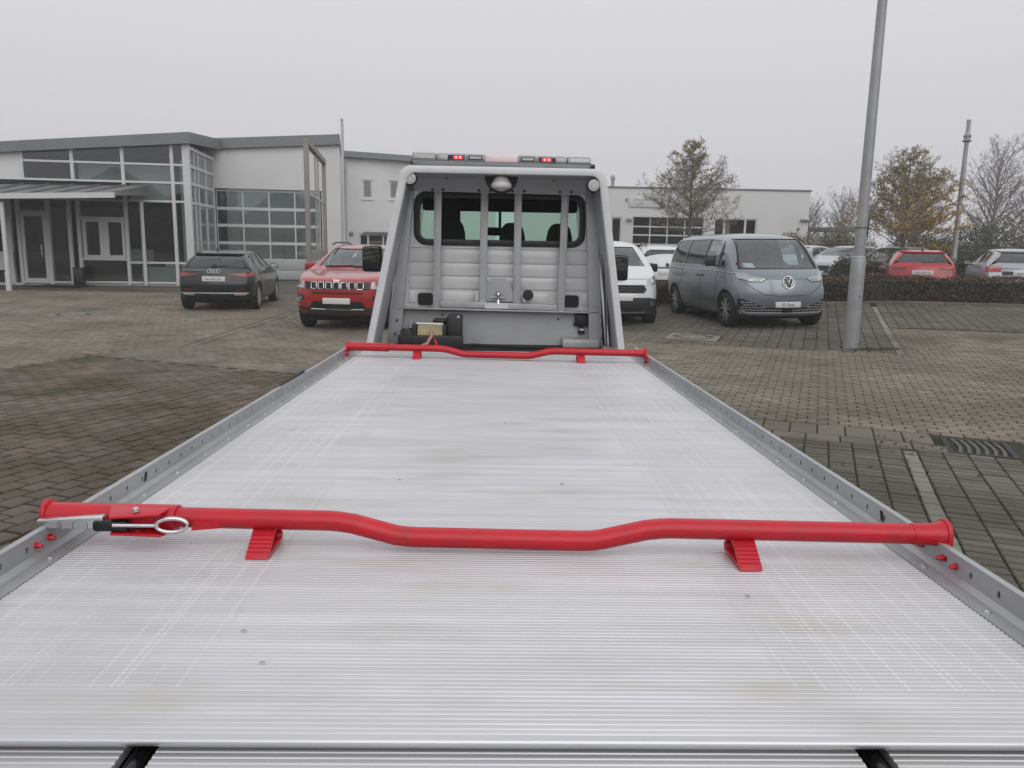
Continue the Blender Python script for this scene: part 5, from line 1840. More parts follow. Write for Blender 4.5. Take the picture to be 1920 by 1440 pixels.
    def seats(c, rows, w=.5, z=.55, top=1.02, head=1.20):
        for y in rows:
            for x in (-.37, .37):
                yy = y - c.L / 2
                s_ = MB().hexa([(x - w / 2, yy, z), (x + w / 2, yy, z), (x + w / 2, yy + .14, z), (x - w / 2, yy + .14, z), (x - w / 2 + .05, yy + .16, top), (x + w / 2 - .05, yy + .16, top), (x + w / 2 - .05, yy + .26, top), (x - w / 2 + .05, yy + .26, top)]).build('seat', 'soft_black', c.root, bevel=.04)
                MB().box((x - .13, yy + .18, top + .02), (x + .13, yy + .26, head)).build('headrest', 'soft_black', s_, bevel=.035)

    def mirrors(c, y, z, m, w=.20, h=.14, x=None):
        for sg in (-1, 1):
            p, _ = c.hit(y, z - .04, 's%+d' % sg)
            bx = p.x
            mi = MB().hexa([(bx + sg * .06, y - c.L / 2 - .02, z - h / 2 + .02), (bx + sg * (.06 + w), y - c.L / 2 + .03, z - h / 2), (bx + sg * (.06 + w), y - c.L / 2 + .11, z - h / 2), (bx + sg * .06, y - c.L / 2 + .11, z - h / 2 + .02),
                            (bx + sg * .06, y - c.L / 2 - .02, z + h / 2), (bx + sg * (.06 + w), y - c.L / 2 + .03, z + h / 2 - .02), (bx + sg * (.06 + w), y - c.L / 2 + .11, z + h / 2 - .02), (bx + sg * .06, y - c.L / 2 + .11, z + h / 2)]).build('wing_mirror', m, c.root, bevel=.03, seg=3)
            MB().bar((bx - sg * .03, y - c.L / 2 + .04, z - h / 2 + .01), (bx + sg * .09, y - c.L / 2 + .05, z - h / 2 + .025), .06, .03).build('mirror_arm', 'black_plastic', mi)
            MB().prism(rrect(*sorted((bx + sg * .08, bx + sg * (.05 + w)))[:1], z - h / 2 + .025, sorted((bx + sg * .08, bx + sg * (.05 + w)))[1], z + h / 2 - .03, .02), y - c.L / 2 + .1115, y - c.L / 2 + .114, 'y').build('mirror_glass', 'mirror', mi)


def rings4(c, view, x, z, r, m='chrome'):
    for k in range(4):
        cx = x + (k - 1.5) * r * 1.5
        c.bead('ring', m, ellipse(cx, z, r, r, 14), view, r=r * .17, off=.006, closed=True)


def YS(L, *extra):
    base = [0, .05, .14, .28, .48, .75, 1.0]
    return sorted(set([round(v, 3) for v in base + list(extra) + [L - .5, L - .28, L - .13, L - .04, L]]))


# ---- charcoal hatchback seen from behind ------------------------------------------------
hatch = dict(L=4.34, W=1.816, ys=YS(4.34, 1.2, 1.4, 1.7, 2.0, 2.3, 2.7, 3.1, 3.45), axles=(.88, 3.52), wr_=.325, rim=.245,
             top=[(0, .70), (.10, .78), (.5, .88), (1.1, .97), (1.35, 1.03), (1.75, 1.26), (2.1, 1.40), (2.5, 1.435), (3.1, 1.42), (3.6, 1.36), (3.85, 1.28), (4.05, 1.12), (4.2, 1.0), (4.34, .95)],
             bot=[(0, .27), (.4, .2), (1, .18), (3.6, .19), (4.1, .24), (4.34, .33)],
             belt=[(0, .60), (.5, .80), (1.3, .93), (2.5, .955), (3.8, .985), (4.34, .93)],
             wb=[(0, .73), (.14, .83), (.4, .885), (.9, .908), (3.5, .908), (4.0, .885), (4.22, .84), (4.34, .79)],
             wr=[(0, .62), (.5, .72), (1.2, .76), (1.5, .70), (2.1, .60), (3.0, .595), (3.7, .57), (4.0, .64), (4.34, .74)],
             lean_f=[(.2, .06), (.45, 0), (.75, .05)], lean_r=[(.25, .10), (.5, 0), (.62, .01), (.95, .09)],
             cabin=(1.30, 4.02, .50), ws=[(-.60, 1.05), (.60, 1.05), (.50, 1.36), (-.50, 1.36)], ws_depth=2.3,
             rw=[(-.68, 1.05), (.68, 1.05), (.525, 1.31), (-.525, 1.31)], rw_depth=.95, rw_glass='glass_dark',
             sides=[[(1.75, 1.00), (2.50, 1.00), (2.50, 1.345), (2.12, 1.325), (1.95, 1.22)], [(2.58, 1.00), (3.22, 1.01), (3.30, 1.10), (3.26, 1.325), (2.58, 1.345)], [(3.33, 1.12), (3.52, 1.13), (3.46, 1.28), (3.33, 1.31)]],
             side_glass=['glass_mid', 'glass_mid', 'glass_dark'], spokes=5, rim_m='satin_silver')
c = Car('hatchback_car', hatch, 'paint_charcoal', (-6.86, 21.15, 0), R(186), 'charcoal hatchback seen from behind in front of the workshop', 'car')
c.mpatch('tail_light', 'taillight', [(.30, .880), (.58, .895), (.875, .945), (.88, .82), (.60, .825)], 'r', off=.006)
c.mpatch('tail_light_core', 'taillight_bright', [(.62, .865), (.85, .90), (.86, .845), (.64, .845)], 'r', off=.010)
c.patch('boot_strip', 'black_gloss', [(-.31, .868), (.31, .868), (.31, .884), (-.31, .884)], 'r', off=.005)
c.plate('r', .765, 'NU AD 331')
c.patch('plate_recess', 'paint_charcoal', [(-.42, .69), (.42, .69), (.46, .83), (-.46, .83)], 'r', off=.004)
c.patch('bumper_shadow_gap', 'soft_black', [(-.66, .612), (.66, .612), (.72, .640), (-.72, .640)], 'r', off=.004)
c.patch('diffuser', 'plastic_grey', [(-.74, .32), (.74, .32), (.82, .47), (-.82, .47)], 'r', off=.006)
c.bead('chrome_strip', 'satin_silver', [(-.76, .435), (.76, .435)], 'r', r=.010, off=.010)
c.mpatch('exhaust_trim', 'satin_silver', [(.44, .385), (.70, .385), (.74, .43), (.46, .43)], 'r', off=.016)
c.mpatch('reflector', 'taillight', [(.48, .50), (.70, .51), (.70, .535), (.48, .525)], 'r', off=.005)
rings4(c, 'r', 0, .945, .045, 'satin_silver')
c.patch('rear_spoiler', 'black_gloss', [(-.57, 1.315), (.57, 1.315), (.56, 1.372), (-.56, 1.372)], 'r', off=.035, th=.04)
c.bead('wiper', 'black_plastic', [(.0, 1.045), (-.34, 1.065)], 'r', r=.010, off=.012)
c.patch('wiper_hub', 'black_plastic', [(-.05, 1.02), (.09, 1.02), (.06, 1.085), (-.04, 1.085)], 'r', off=.02)
MB().tube([(0, 1.55, 1.40), (0, 1.62, 1.455)], .02, 8).build('antenna', 'black_plastic', c.root)
for sg in (-1, 1):
    c.bead('window_trim', 'satin_silver', [(1.72, .985), (2.54, .985), (3.24, .995), (3.52, 1.11)], 's%+d' % sg, r=.008)
    c.bead('sill_trim', 'plastic_grey', [(1.3, .24), (3.1, .24)], 's%+d' % sg, r=.02)
    for y in (2.35, 3.15):
        c.patch('door_handle', 'paint_charcoal', [(y, .85), (y + .2, .852), (y + .2, .882), (y, .88)], 's%+d' % sg, off=.03, th=.03)
    c.bead('door_gap', 'soft_black', [(2.54, .98), (2.54, .35), (2.45, .27)], 's%+d' % sg, r=.004)
c.mirrors(1.80, 1.02, 'paint_charcoal')
c.seats((2.0, 3.0))

# ---- red off-roader facing the camera ------------------------------------------------------
suv = dict(wide=.085, L=4.40, W=1.82, ys=YS(4.40, 1.2, 1.4, 1.7, 2.0, 2.4, 2.8, 3.2, 3.6), axles=(.90, 3.54), wr_=.355, rim=.255,
           top=[(0, .94), (.08, 1.0), (.4, 1.06), (.9, 1.12), (1.25, 1.16), (1.45, 1.24), (1.85, 1.46), (2.2, 1.60), (2.7, 1.64), (3.3, 1.63), (3.9, 1.56), (4.15, 1.40), (4.3, 1.12), (4.40, 1.02)],
           bot=[(0, .34), (.3, .26), (1, .24), (3.6, .24), (4.1, .30), (4.40, .40)],
           belt=[(0, .82), (.4, .98), (1.3, 1.07), (2.5, 1.10), (3.8, 1.14), (4.40, 1.0)],
           wb=[(0, .76), (.12, .84), (.35, .89), (.8, .91), (3.6, .91), (4.1, .89), (4.3, .85), (4.40, .80)],
           wr=[(0, .68), (.5, .76), (1.2, .80), (1.5, .74), (2.1, .62), (3.0, .62), (3.8, .60), (4.1, .65), (4.40, .74)],
           lean_f=[(.25, .10), (.5, 0), (.85, .02), (1.0, .06)], lean_r=[(.3, .1), (.6, 0), (1.0, .06)],
           cabin=(1.42, 4.10, .60), ws=[(-.70, 1.20), (.70, 1.20), (.57, 1.545), (-.57, 1.545)], ws_depth=2.4,
           rw=[(-.64, 1.2), (.64, 1.2), (.52, 1.48), (-.52, 1.48)], rw_depth=.8, rw_glass='glass_dark',
           sides=[[(1.85, 1.15), (2.60, 1.15), (2.60, 1.52), (2.2, 1.50), (2.0, 1.38)], [(2.68, 1.15), (3.45, 1.17), (3.45, 1.50), (2.68, 1.52)], [(3.52, 1.2), (3.86, 1.24), (3.75, 1.45), (3.52, 1.47)]],
           side_glass=['glass_mid', 'glass_dark', 'glass_dark'])
c = Car('off_roader_car', suv, 'paint_red', (-2.86, 17.36, 0), R(-4), 'red off-roader facing the camera behind the truck mirror', 'car')
c.patch('grille_band', 'black_gloss', [(-.60, .800), (.60, .800), (.63, .935), (-.63, .935)], 'f', off=.004)
for k in range(7):
    x = (k - 3) * .147
    sl = x * .04
    pl = rrect(x - .055, .808, x + .055, .930, .02, 3)
    c.patch('grille_slot', 'soft_black', pl, 'f', off=.006)
    c.bead('slot_frame', 'chrome', pl, 'f', r=.009, off=.007, closed=True)
c.mpatch('headlight', 'headlight', [(.64, .815), (.86, .835), (.885, .955), (.65, .945)], 'f', off=.006)
c.mpatch('daylight_strip', 'plate_white', [(.655, .818), (.84, .832), (.845, .850), (.655, .836)], 'f', off=.012)
c.patch('air_slit', 'soft_black', [(-.47, .715), (.47, .715), (.50, .745), (-.50, .745)], 'f', off=.004)
c.patch('lower_intake', 'black_plastic', [(-.55, .445), (.55, .445), (.47, .575), (-.47, .575)], 'f', off=.005)
c.patch('bumper_skirt', 'plastic_grey', [(-.80, .345), (.80, .345), (.84, .465), (.5, .455), (-.5, .455), (-.84, .465)], 'f', off=.006)
c.bead('chrome_bar', 'chrome', [(-.50, .425), (.50, .425)], 'f', r=.013, off=.014)
fl = c.mpatch('fog_lamp_recess', 'black_plastic', rrect(.66, .57, .80, .69, .04, 3), 'f', off=.005)
c.mpatch('fog_lamp', 'headlight', ellipse(.73, .63, .04, .04, 12), 'f', off=.012)
for sg in (-1, 1):
    c.bead('fog_trim', 'chrome', [(sg * .66, .575), (sg * .78, .565), (sg * .815, .63)], 'f', r=.007, off=.007)
c.plate('f', .585, None)
p_, o_ = c.hit(0, .965, 'f')
text_mesh('badge', 'Jeep', .075, 'chrome', c.root, Matrix.Translation((0, p_.y - .012, .975)) @ Matrix.Rotation(R(75), 4, 'X'), .003)
c.bead('wiper', 'black_plastic', [(-.55, 1.185), (.02, 1.20)], 'f', r=.012, off=.012)
c.bead('wiper', 'black_plastic', [(.02, 1.185), (.5, 1.20)], 'f', r=.012, off=.012)
for sg in (-1, 1):
    c.patch('wheel_arch_trim', 'plastic_grey', [(1.32, .26), (3.1, .26), (3.1, .36), (1.32, .36)], 's%+d' % sg, off=.008)
    MB().tube([(sg * .60, -.15, 1.63), (sg * .61, .2, 1.67), (sg * .61, 1.2, 1.66), (sg * .59, 1.6, 1.60)], .018, 6).build('roof_rail', 'black_plastic', c.root, smooth=50)
c.mirrors(1.78, 1.17, 'paint_red', w=.24, h=.18)
c.seats((2.1, 3.1), z=.65, top=1.15, head=1.35)

# ---- white van with black grille, half hidden by the cab -----------------------------------------
vanlet = dict(wide=.075, L=4.16, W=1.764, ys=YS(4.16, 1.15, 1.4, 1.7, 2.0, 2.5, 3.0, 3.4), axles=(.82, 3.31), wr_=.31, rim=.215,
              top=[(0, .86), (.08, .95), (.4, 1.06), (.8, 1.14), (1.05, 1.20), (1.3, 1.36), (1.7, 1.60), (2.0, 1.70), (2.5, 1.74), (3.6, 1.73), (4.05, 1.68), (4.16, 1.60)],
              bot=[(0, .28), (.3, .22), (3.8, .24), (4.16, .34)],
              belt=[(0, .75), (.4, .95), (1.2, 1.06), (4.16, 1.08)],
              wb=[(0, .70), (.12, .79), (.35, .85), (.8, .88), (3.8, .88), (4.05, .86), (4.16, .82)],
              wr=[(0, .60), (.5, .72), (1.1, .77), (1.5, .72), (2.0, .66), (3.9, .66), (4.16, .64)],
              lean_f=[(.25, .10), (.5, 0), (.8, .06), (.95, .10)], lean_r=[(.3, .05), (.6, 0), (1.7, .05)],
              cabin=(1.2, 3.9, .55), ws=[(-.68, 1.20), (.68, 1.20), (.53, 1.60), (-.53, 1.60)], ws_depth=2.1,
              sides=[[(1.55, 1.12), (2.25, 1.12), (2.25, 1.56), (1.95, 1.54)]], side_glass=['glass_mid'])
c = Car('panel_van', vanlet, 'paint_white', (2.48, 18.22, gz(2.5, 17)), R(1), 'white compact van with black grille half hidden by the truck cab', 'van')
c.patch('grille', 'black_plastic', [(-.50, .68), (.50, .68), (.56, .75), (.50, .845), (-.50, .845), (-.56, .75)], 'f', off=.006)
for k in range(4):
    c.bead('grille_slat', 'black_gloss', [(-.48, .705 + k * .036), (.48, .705 + k * .036)], 'f', r=.008, off=.010)
c.mpatch('headlight', 'headlight', [(.56, .83), (.80, .86), (.84, 1.02), (.76, 1.02), (.58, .93)], 'f', off=.006)
c.mpatch('headlight_bulb', 'plate_white', ellipse(.70, .92, .035, .04, 10), 'f', off=.010)
c.patch('bumper', 'plastic_grey', [(-.80, .30), (.80, .30), (.84, .55), (.60, .59), (-.60, .59), (-.84, .55)], 'f', off=.007)
c.patch('lower_intake', 'soft_black', [(-.5, .33), (.5, .33), (.5, .42), (-.5, .42)], 'f', off=.011)
c.mpatch('fog_lamp', 'headlight', ellipse(.68, .47, .04, .04, 10), 'f', off=.012)
c.plate('f', .585, None)
c.patch('bonnet_badge', 'satin_silver', ellipse(0, .92, .065, .028, 14), 'f', off=.008)
c.patch('bonnet_gap', 'soft_black', [(-.64, .955), (.64, .955), (.64, .961), (-.64, .961)], 'f', off=.002)
c.bead('wiper', 'black_plastic', [(-.5, 1.20), (.1, 1.215)], 'f', r=.012, off=.012)
c.mirrors(1.62, 1.16, 'black_plastic', w=.2, h=.2)
c.seats((2.0,), z=.6, top=1.15, head=1.36)

# ---- blue-grey electric van ------------------------------------------------------------------------
bus = dict(L=4.712, W=1.985, ys=YS(4.712, .62, .9, 1.15, 1.4, 1.8, 2.3, 2.9, 3.4, 3.8), axles=(.80, 3.79), wr_=.36, rim=.275, tyre_w=.235,
           top=[(0, 1.00), (.06, 1.07), (.2, 1.15), (.40, 1.22), (.58, 1.34), (.85, 1.60), (1.05, 1.78), (1.25, 1.87), (1.6, 1.915), (2.0, 1.93), (3.0, 1.937), (4.0, 1.92), (4.4, 1.86), (4.6, 1.70), (4.712, 1.45)],
           bot=[(0, .26), (.3, .21), (1, .20), (3.9, .22), (4.4, .28), (4.712, .42)],
           belt=[(0, .86), (.3, 1.02), (.8, 1.14), (1.4, 1.17), (4.0, 1.20), (4.712, 1.15)],
           wb=[(0, .84), (.12, .91), (.35, .965), (.8, .99), (4.0, .99), (4.4, .97), (4.6, .93), (4.712, .88)],
           wr=[(0, .76), (.3, .84), (.6, .85), (1.0, .80), (1.5, .735), (2.5, .72), (4.0, .715), (4.5, .72), (4.712, .74)],
           lean_f=[(.2, .12), (.42, .02), (.65, 0), (.85, .035), (1.05, .10)], lean_r=[(.3, .1), (.7, 0), (1.2, .04), (1.7, .12)], pf=.30,
           cabin=(.62, 4.5, .62), ws=[(-.80, 1.215), (.80, 1.215), (.665, 1.80), (-.665, 1.80)], ws_depth=1.30, ws_glass='glass_clear',
           rw=[(-.6, 1.3), (.6, 1.3), (.55, 1.72), (-.55, 1.72)], rw_depth=.6,
           sides=[[(1.00, 1.245), (1.30, 1.245), (1.30, 1.70), (1.20, 1.62)], [(1.37, 1.245), (2.14, 1.245), (2.14, 1.80), (1.42, 1.76)], [(2.22, 1.25), (3.30, 1.255), (3.30, 1.795), (2.22, 1.80)], [(3.34, 1.26), (4.30, 1.275), (4.14, 1.74), (4.0, 1.785), (3.34, 1.79)]],
           side_glass=['glass_clear', 'glass_clear', 'glass_privacy', 'glass_privacy'], spokes=5, rim_m='satin_silver', spoke_w=.024, dark_rim=True)
BUS = dict(loc=(5.35, 17.55, gz(5.0, 16.3) + .005), rz=R(7))
c = Car('minibus_van', bus, 'paint_bluegrey', BUS['loc'], BUS['rz'], 'blue-grey electric van parked on the right facing the camera', 'van')
c.root.rotation_euler = (R(-.5), R(-1.0), BUS['rz'])
c.root.scale = (0.985, 0.985, 0.96)
c.patch('windscreen_surround', 'black_gloss', [(-.86, 1.185), (.86, 1.185), (.83, 1.212), (-.83, 1.212)], 'f', off=.004)
for sg in (-1, 1):
    c.bead('screen_pillar_trim', 'black_gloss', [(sg * .815, 1.215), (sg * .685, 1.80)], 'f', r=.028, off=-.012)
    v = 's%+d' % sg
    c.patch('window_pillar', 'black_gloss', [(2.15, 1.235), (2.21, 1.235), (2.21, 1.81), (2.15, 1.81)], v, off=.002)
    c.patch('window_pillar', 'black_gloss', [(1.305, 1.235), (1.365, 1.235), (1.40, 1.765), (1.305, 1.72)], v, off=.002)
    c.bead('door_gap', 'soft_black', [(1.28, 1.22), (1.30, .5), (1.38, .30)], v, r=.004)
    c.bead('door_gap', 'soft_black', [(2.18, 1.22), (2.18, .36), (2.14, .28)], v, r=.004)
    c.bead('door_gap', 'soft_black', [(3.32, 1.23), (3.32, .80)], v, r=.004)
    c.bead('sliding_track', 'soft_black', [(3.32, 1.13), (4.45, 1.14)], v, r=.012)
    for y in (2.00, 2.27):
        c.patch('door_handle', 'black_plastic', [(y, .995), (y + .15, .995), (y + .15, 1.035), (y, 1.035)], v, off=.012, th=.012)
    c.bead('sill_trim', 'plastic_grey', [(1.30, .26), (3.35, .26)], v, r=.03)
    c.bead('swage_line', 'paint_bluegrey', [(.5, 1.10), (1.3, 1.13), (4.4, 1.14)], v, r=.012)
c.mpatch('headlight', 'headlight', [(.40, 1.005), (.68, 1.055), (.90, 1.09), (.88, 1.0), (.72, .945), (.52, .94)], 'f', off=.006)
c.mpatch('headlight_lens', 'lens_grey', [(.50, .995), (.66, 1.02), (.68, .965), (.55, .958)], 'f', off=.010)
c.mpatch('light_signature', 'plate_white', [(.74, 1.068), (.93, 1.108), (.93, 1.12), (.72, 1.08)], 'f', off=.011)
for sg in (-1, 1):
    c.bead('headlight_edge', 'black_gloss', [(sg * .40, 1.005), (sg * .52, .94), (sg * .72, .945), (sg * .88, 1.0)], 'f', r=.008, off=.006)
c.bead('light_bar', 'satin_silver', [(-.40, 1.004), (.40, 1.004)], 'f', r=.009, off=.006)
c.bead('nose_gap', 'soft_black', [(-.86, .985), (-.66, .80), (-.46, .685), (-.2, .665), (.2, .665), (.46, .685), (.66, .80), (.86, .985)], 'f', r=.006, off=.001)
c.patch('lower_grille', 'soft_black', [(-.74, .325), (.74, .325), (.86, .40), (.89, .58), (.84, .60), (.45, .435), (-.45, .435), (-.84, .60), (-.89, .58), (-.86, .40)], 'f', off=.004)
c.mpatch('corner_intake', 'soft_black', [(.845, .34), (.90, .40), (.905, .60), (.86, .61)], 'f', off=.005)
for row in range(5):
    z = .345 + row * .05
    k0 = 0 if row % 2 else .5
    for k in range(-14, 15):
        x = (k + k0) * .062
        lim = .86
        low = .0 if row < 2 else (.46 + (row - 2) * .12)
        if abs(x) > lim or abs(x) < low:
            continue
        c.patch('grille_tile', 'satin_silver', [(x - .033, z - .012), (x, z - .027), (x + .033, z - .012), (x, z + .003)], 'f', off=.014, th=.012, h=.2)
c.patch('radar_cover', 'black_gloss', rrect(-.11, .335, .11, .395, .02, 3), 'f', off=.018)
c.bead('bumper_lip', 'satin_silver', [(-.86, .395), (-.74, .322), (.74, .322), (.86, .395)], 'f', r=.014, off=.010)
c.patch('roundel', 'black_gloss', ellipse(0, .925, .115, .115, 24), 'f', off=.010)
c.bead('roundel_ring', 'chrome', ellipse(0, .925, .112, .112, 24), 'f', r=.010, off=.016, closed=True)
c.bead('letter_v', 'chrome', [(-.05, 1.005), (0, .925), (.05, 1.005)], 'f', r=.009, off=.016)
c.bead('letter_w', 'chrome', [(-.092, .965), (-.045, .84), (0, .922), (.045, .84), (.092, .965)], 'f', r=.009, off=.016)
c.plate('f', .49, 'ID. Buzz')
c.mirrors(1.34, 1.32, 'black_plastic', w=.20, h=.20)
c.seats((1.75, 2.9), w=.52, z=.8, top=1.33, head=1.54)
MB().box((-.80, -c.L / 2 + .70, 1.05), (.80, -c.L / 2 + 1.15, 1.19)).build('dashboard', 'soft_black', c.root, bevel=.04)
MB().hexa([(-.58, -1.58, 1.20), (-.36, -1.58, 1.20), (-.36, -1.40, 1.22), (-.58, -1.40, 1.22), (-.58, -1.58, 1.204), (-.36, -1.58, 1.204), (-.36, -1.40, 1.30), (-.58, -1.40, 1.30)]).build('paper_on_dashboard', 'paper', c.root)
sw = [(.36 + .17 * math.cos(t), -1.18 + .06 * math.sin(t), 1.20 + .15 * math.sin(t)) for t in [2 * math.pi * i / 20 for i in range(21)]]
MB().tube(sw, .016, 6, cap=False).build('steering_wheel', 'soft_black', c.root, smooth=50)
MB().box((-.06, -1.22, 1.72), (.06, -1.14, 1.80)).build('camera_housing', 'black_plastic', c.root, bevel=.02)

# ---- cars behind the hedge ------------------------------------------------------------------------
small = dict(hatch, L=4.03, W=1.74, ys=YS(4.03, 1.2, 1.5, 1.8, 2.2, 2.6, 3.0, 3.3), axles=(.80, 3.36), wr_=.315,
             top=[(0, .72), (.10, .80), (.5, .90), (1.0, .98), (1.25, 1.04), (1.65, 1.25), (2.0, 1.38), (2.4, 1.41), (3.0, 1.40), (3.4, 1.37), (3.62, 1.31), (3.82, 1.14), (3.94, 1.02), (4.03, .96)],
             belt=[(0, .60), (.5, .80), (1.2, .92), (2.4, .95), (3.5, .98), (4.03, .94)],
             wb=[(0, .70), (.14, .80), (.4, .85), (.9, .87), (3.2, .87), (3.7, .86), (3.92, .83), (4.03, .79)],
             wr=[(0, .60), (.5, .68), (1.1, .72), (1.4, .67), (2.0, .58), (2.9, .58), (3.5, .57), (3.8, .66), (4.03, .74)],
             bot=[(0, .27), (.4, .2), (3.3, .19), (3.8, .24), (4.03, .33)],
             cabin=(1.25, 3.75, .5), ws=[(-.58, 1.06), (.58, 1.06), (.50, 1.34), (-.50, 1.34)], rw=[(-.62, 1.06), (.62, 1.06), (.49, 1.31), (-.49, 1.31)], rw_depth=.8,
             sides=[[(1.65, 1.0), (2.35, 1.0), (2.35, 1.33), (2.0, 1.31), (1.85, 1.22)], [(2.43, 1.0), (3.05, 1.01), (3.05, 1.31), (2.43, 1.33)]], side_glass=['glass_mid', 'glass_dark'])
rx, ry = 12.30, 23.45
c = Car('small_hatchback_car', small, 'paint_red_bright', (rx, ry, gz(rx, ry) - .0), R(158), 'bright red hatchback seen from behind over the hedge', 'car', lod=1)
c.mpatch('tail_light', 'taillight', [(.42, .90), (.62, .86), (.84, .89), (.84, .80), (.70, .77), (.46, .80)], 'r', off=.006)
for sg in (-1, 1):
    c.bead('tail_light_edge', 'soft_black', [(sg * .40, .92), (sg * .60, .88), (sg * .84, .91)], 'r', r=.008, off=.006)
c.plate('r', .80, 'NU OW 33')
c.patch('rear_spoiler', 'paint_red_bright', [(-.56, 1.325), (.56, 1.325), (.56, 1.37), (-.56, 1.37)], 'r', off=.03, th=.035)
c.bead('wiper', 'black_plastic', [(0, 1.065), (-.32, 1.08)], 'r', r=.010, off=.012)
MB().tube([(0, 1.35, 1.38), (0, 1.42, 1.43)], .02, 8).build('antenna', 'black_plastic', c.root)
c.patch('bumper', 'plastic_grey', [(-.72, .33), (.72, .33), (.76, .45), (-.76, .45)], 'r', off=.006)
c.mirrors(1.7, 1.0, 'paint_red_bright')
cross = dict(small, L=4.20, W=1.80, ys=YS(4.20, 1.2, 1.5, 1.8, 2.2, 2.6, 3.0, 3.4), axles=(.83, 3.42), wr_=.335,
             top=[(0, .80), (.10, .90), (.5, .99), (1.0, 1.07), (1.25, 1.12), (1.65, 1.34), (2.0, 1.47), (2.4, 1.51), (3.0, 1.50), (3.5, 1.45), (3.75, 1.38), (3.98, 1.18), (4.1, 1.06), (4.20, 1.0)],
             belt=[(0, .65), (.5, .88), (1.2, 1.0), (2.4, 1.03), (3.6, 1.06), (4.2, .98)],
             wb=[(0, .72), (.14, .82), (.4, .88), (.9, .90), (3.4, .90), (3.9, .88), (4.1, .85), (4.20, .80)],
             wr=[(0, .62), (.5, .70), (1.1, .74), (1.4, .69), (2.0, .60), (2.9, .60), (3.6, .59), (3.95, .66), (4.20, .74)],
             bot=[(0, .3), (.4, .23), (3.4, .23), (4.0, .28), (4.2, .36)],
             cabin=(1.25, 3.9, .55), ws=[(-.58, 1.14), (.58, 1.14), (.50, 1.43), (-.50, 1.43)], rw=[(-.63, 1.12), (.63, 1.12), (.50, 1.39), (-.50, 1.39)], rw_depth=.85, rw_glass='glass_mid',
             sides=[[(1.65, 1.08), (2.35, 1.08), (2.35, 1.43), (2.0, 1.40), (1.85, 1.31)], [(2.43, 1.08), (3.1, 1.09), (3.1, 1.41), (2.43, 1.43)], [(3.17, 1.12), (3.42, 1.15), (3.35, 1.36), (3.17, 1.39)]], side_glass=['glass_mid', 'glass_dark', 'glass_dark'])
qx, qy = 14.62, 22.75
c = Car('crossover_car', cross, 'paint_silver', (qx, qy, gz(qx, qy) - .03), R(158), 'silver crossover seen from behind over the hedge at the right edge', 'car', lod=1)
c.mpatch('tail_light', 'taillight_bright', rrect(.52, .88, .85, 1.02, .035, 3), 'r', off=.008)
c.patch('tailgate_band', 'paint_charcoal', [(-.50, .80), (.50, .80), (.50, .90), (-.50, .90)], 'r', off=.004)
c.patch('tailgate_lower', 'paint_white', [(-.84, .74), (-.53, .74), (-.53, .87), (-.84, .86)], 'r', off=.004)
c.patch('tailgate_lower', 'paint_white', [(.84, .74), (.53, .74), (.53, .87), (.84, .86)], 'r', off=.004)
c.plate('r', .845, 'NU AS 210')
c.patch('bumper', 'plastic_grey', [(-.76, .36), (.76, .36), (.8, .5), (-.8, .5)], 'r', off=.006)
c.patch('rear_spoiler', 'paint_silver', [(-.56, 1.40), (.56, 1.40), (.56, 1.45), (-.56, 1.45)], 'r', off=.03, th=.035)
c.mirrors(1.7, 1.08, 'black_plastic')
# white off-roader seen from behind, between the white van and the blue-grey van
suv2 = dict(suv, side_glass=['glass_dark'] * 3)
c = Car('estate_car', suv2, 'paint_white', (5.28, 26.2, gz(5, 26) - .05), R(176), 'white off-roader with black roof rails parked behind the hedge beyond the vans', 'car', lod=1)
c.mpatch('tail_light', 'taillight', [(.62, 1.0), (.86, 1.02), (.86, .90), (.64, .90)], 'r', off=.006)
c.patch('handle_strip', 'black_plastic', [(-.40, .93), (.40, .93), (.40, .97), (-.40, .97)], 'r', off=.006)
c.patch('badge', 'black_plastic', ellipse(0, 1.03, .06, .06, 12), 'r', off=.008)
c.plate('r', .80, None)
c.patch('bumper', 'plastic_grey', [(-.76, .42), (.76, .42), (.8, .6), (-.8, .6)], 'r', off=.006)
for sg in (-1, 1):
    MB().tube([(sg * .60, -.15, 1.63), (sg * .61, .2, 1.67), (sg * .61, 1.2, 1.66), (sg * .59, 1.6, 1.60)], .022, 6).build('roof_rail', 'black_plastic', c.root, smooth=50)
# three cars in the row beyond
for (x, y, rz, paint, lab) in ((11.5, 30.6, -48, 'paint_silver', 'silver hatchback parked furthest left in the row beyond the hedge'),
                               (12.9, 29.6, -50, 'paint_silver', 'pale silver hatchback in the middle of the row beyond the hedge'),
                               (14.1, 28.4, -52, 'paint_grey', 'dark grey hatchback parked furthest right in the row beyond the hedge')):
    c = Car('parked_car', cross, paint, (x, y, gz(x, y)), R(rz), lab, 'car', 'cars in the row beyond the hedge', lod=1)
    c.mpatch('headlight', 'headlight', [(.46, .74), (.80, .80), (.83, .88), (.5, .82)], 'f', off=.006)
    c.patch('grille', 'black_gloss', [(-.40, .55), (.40, .55), (.44, .80), (-.44, .80)], 'f', off=.005)
    c.patch('lower_intake', 'soft_black', [(-.6, .34), (.6, .34), (.66, .46), (-.66, .46)], 'f', off=.005)
    c.plate('f', .56, None)
    c.mirrors(1.7, 1.08, paint)
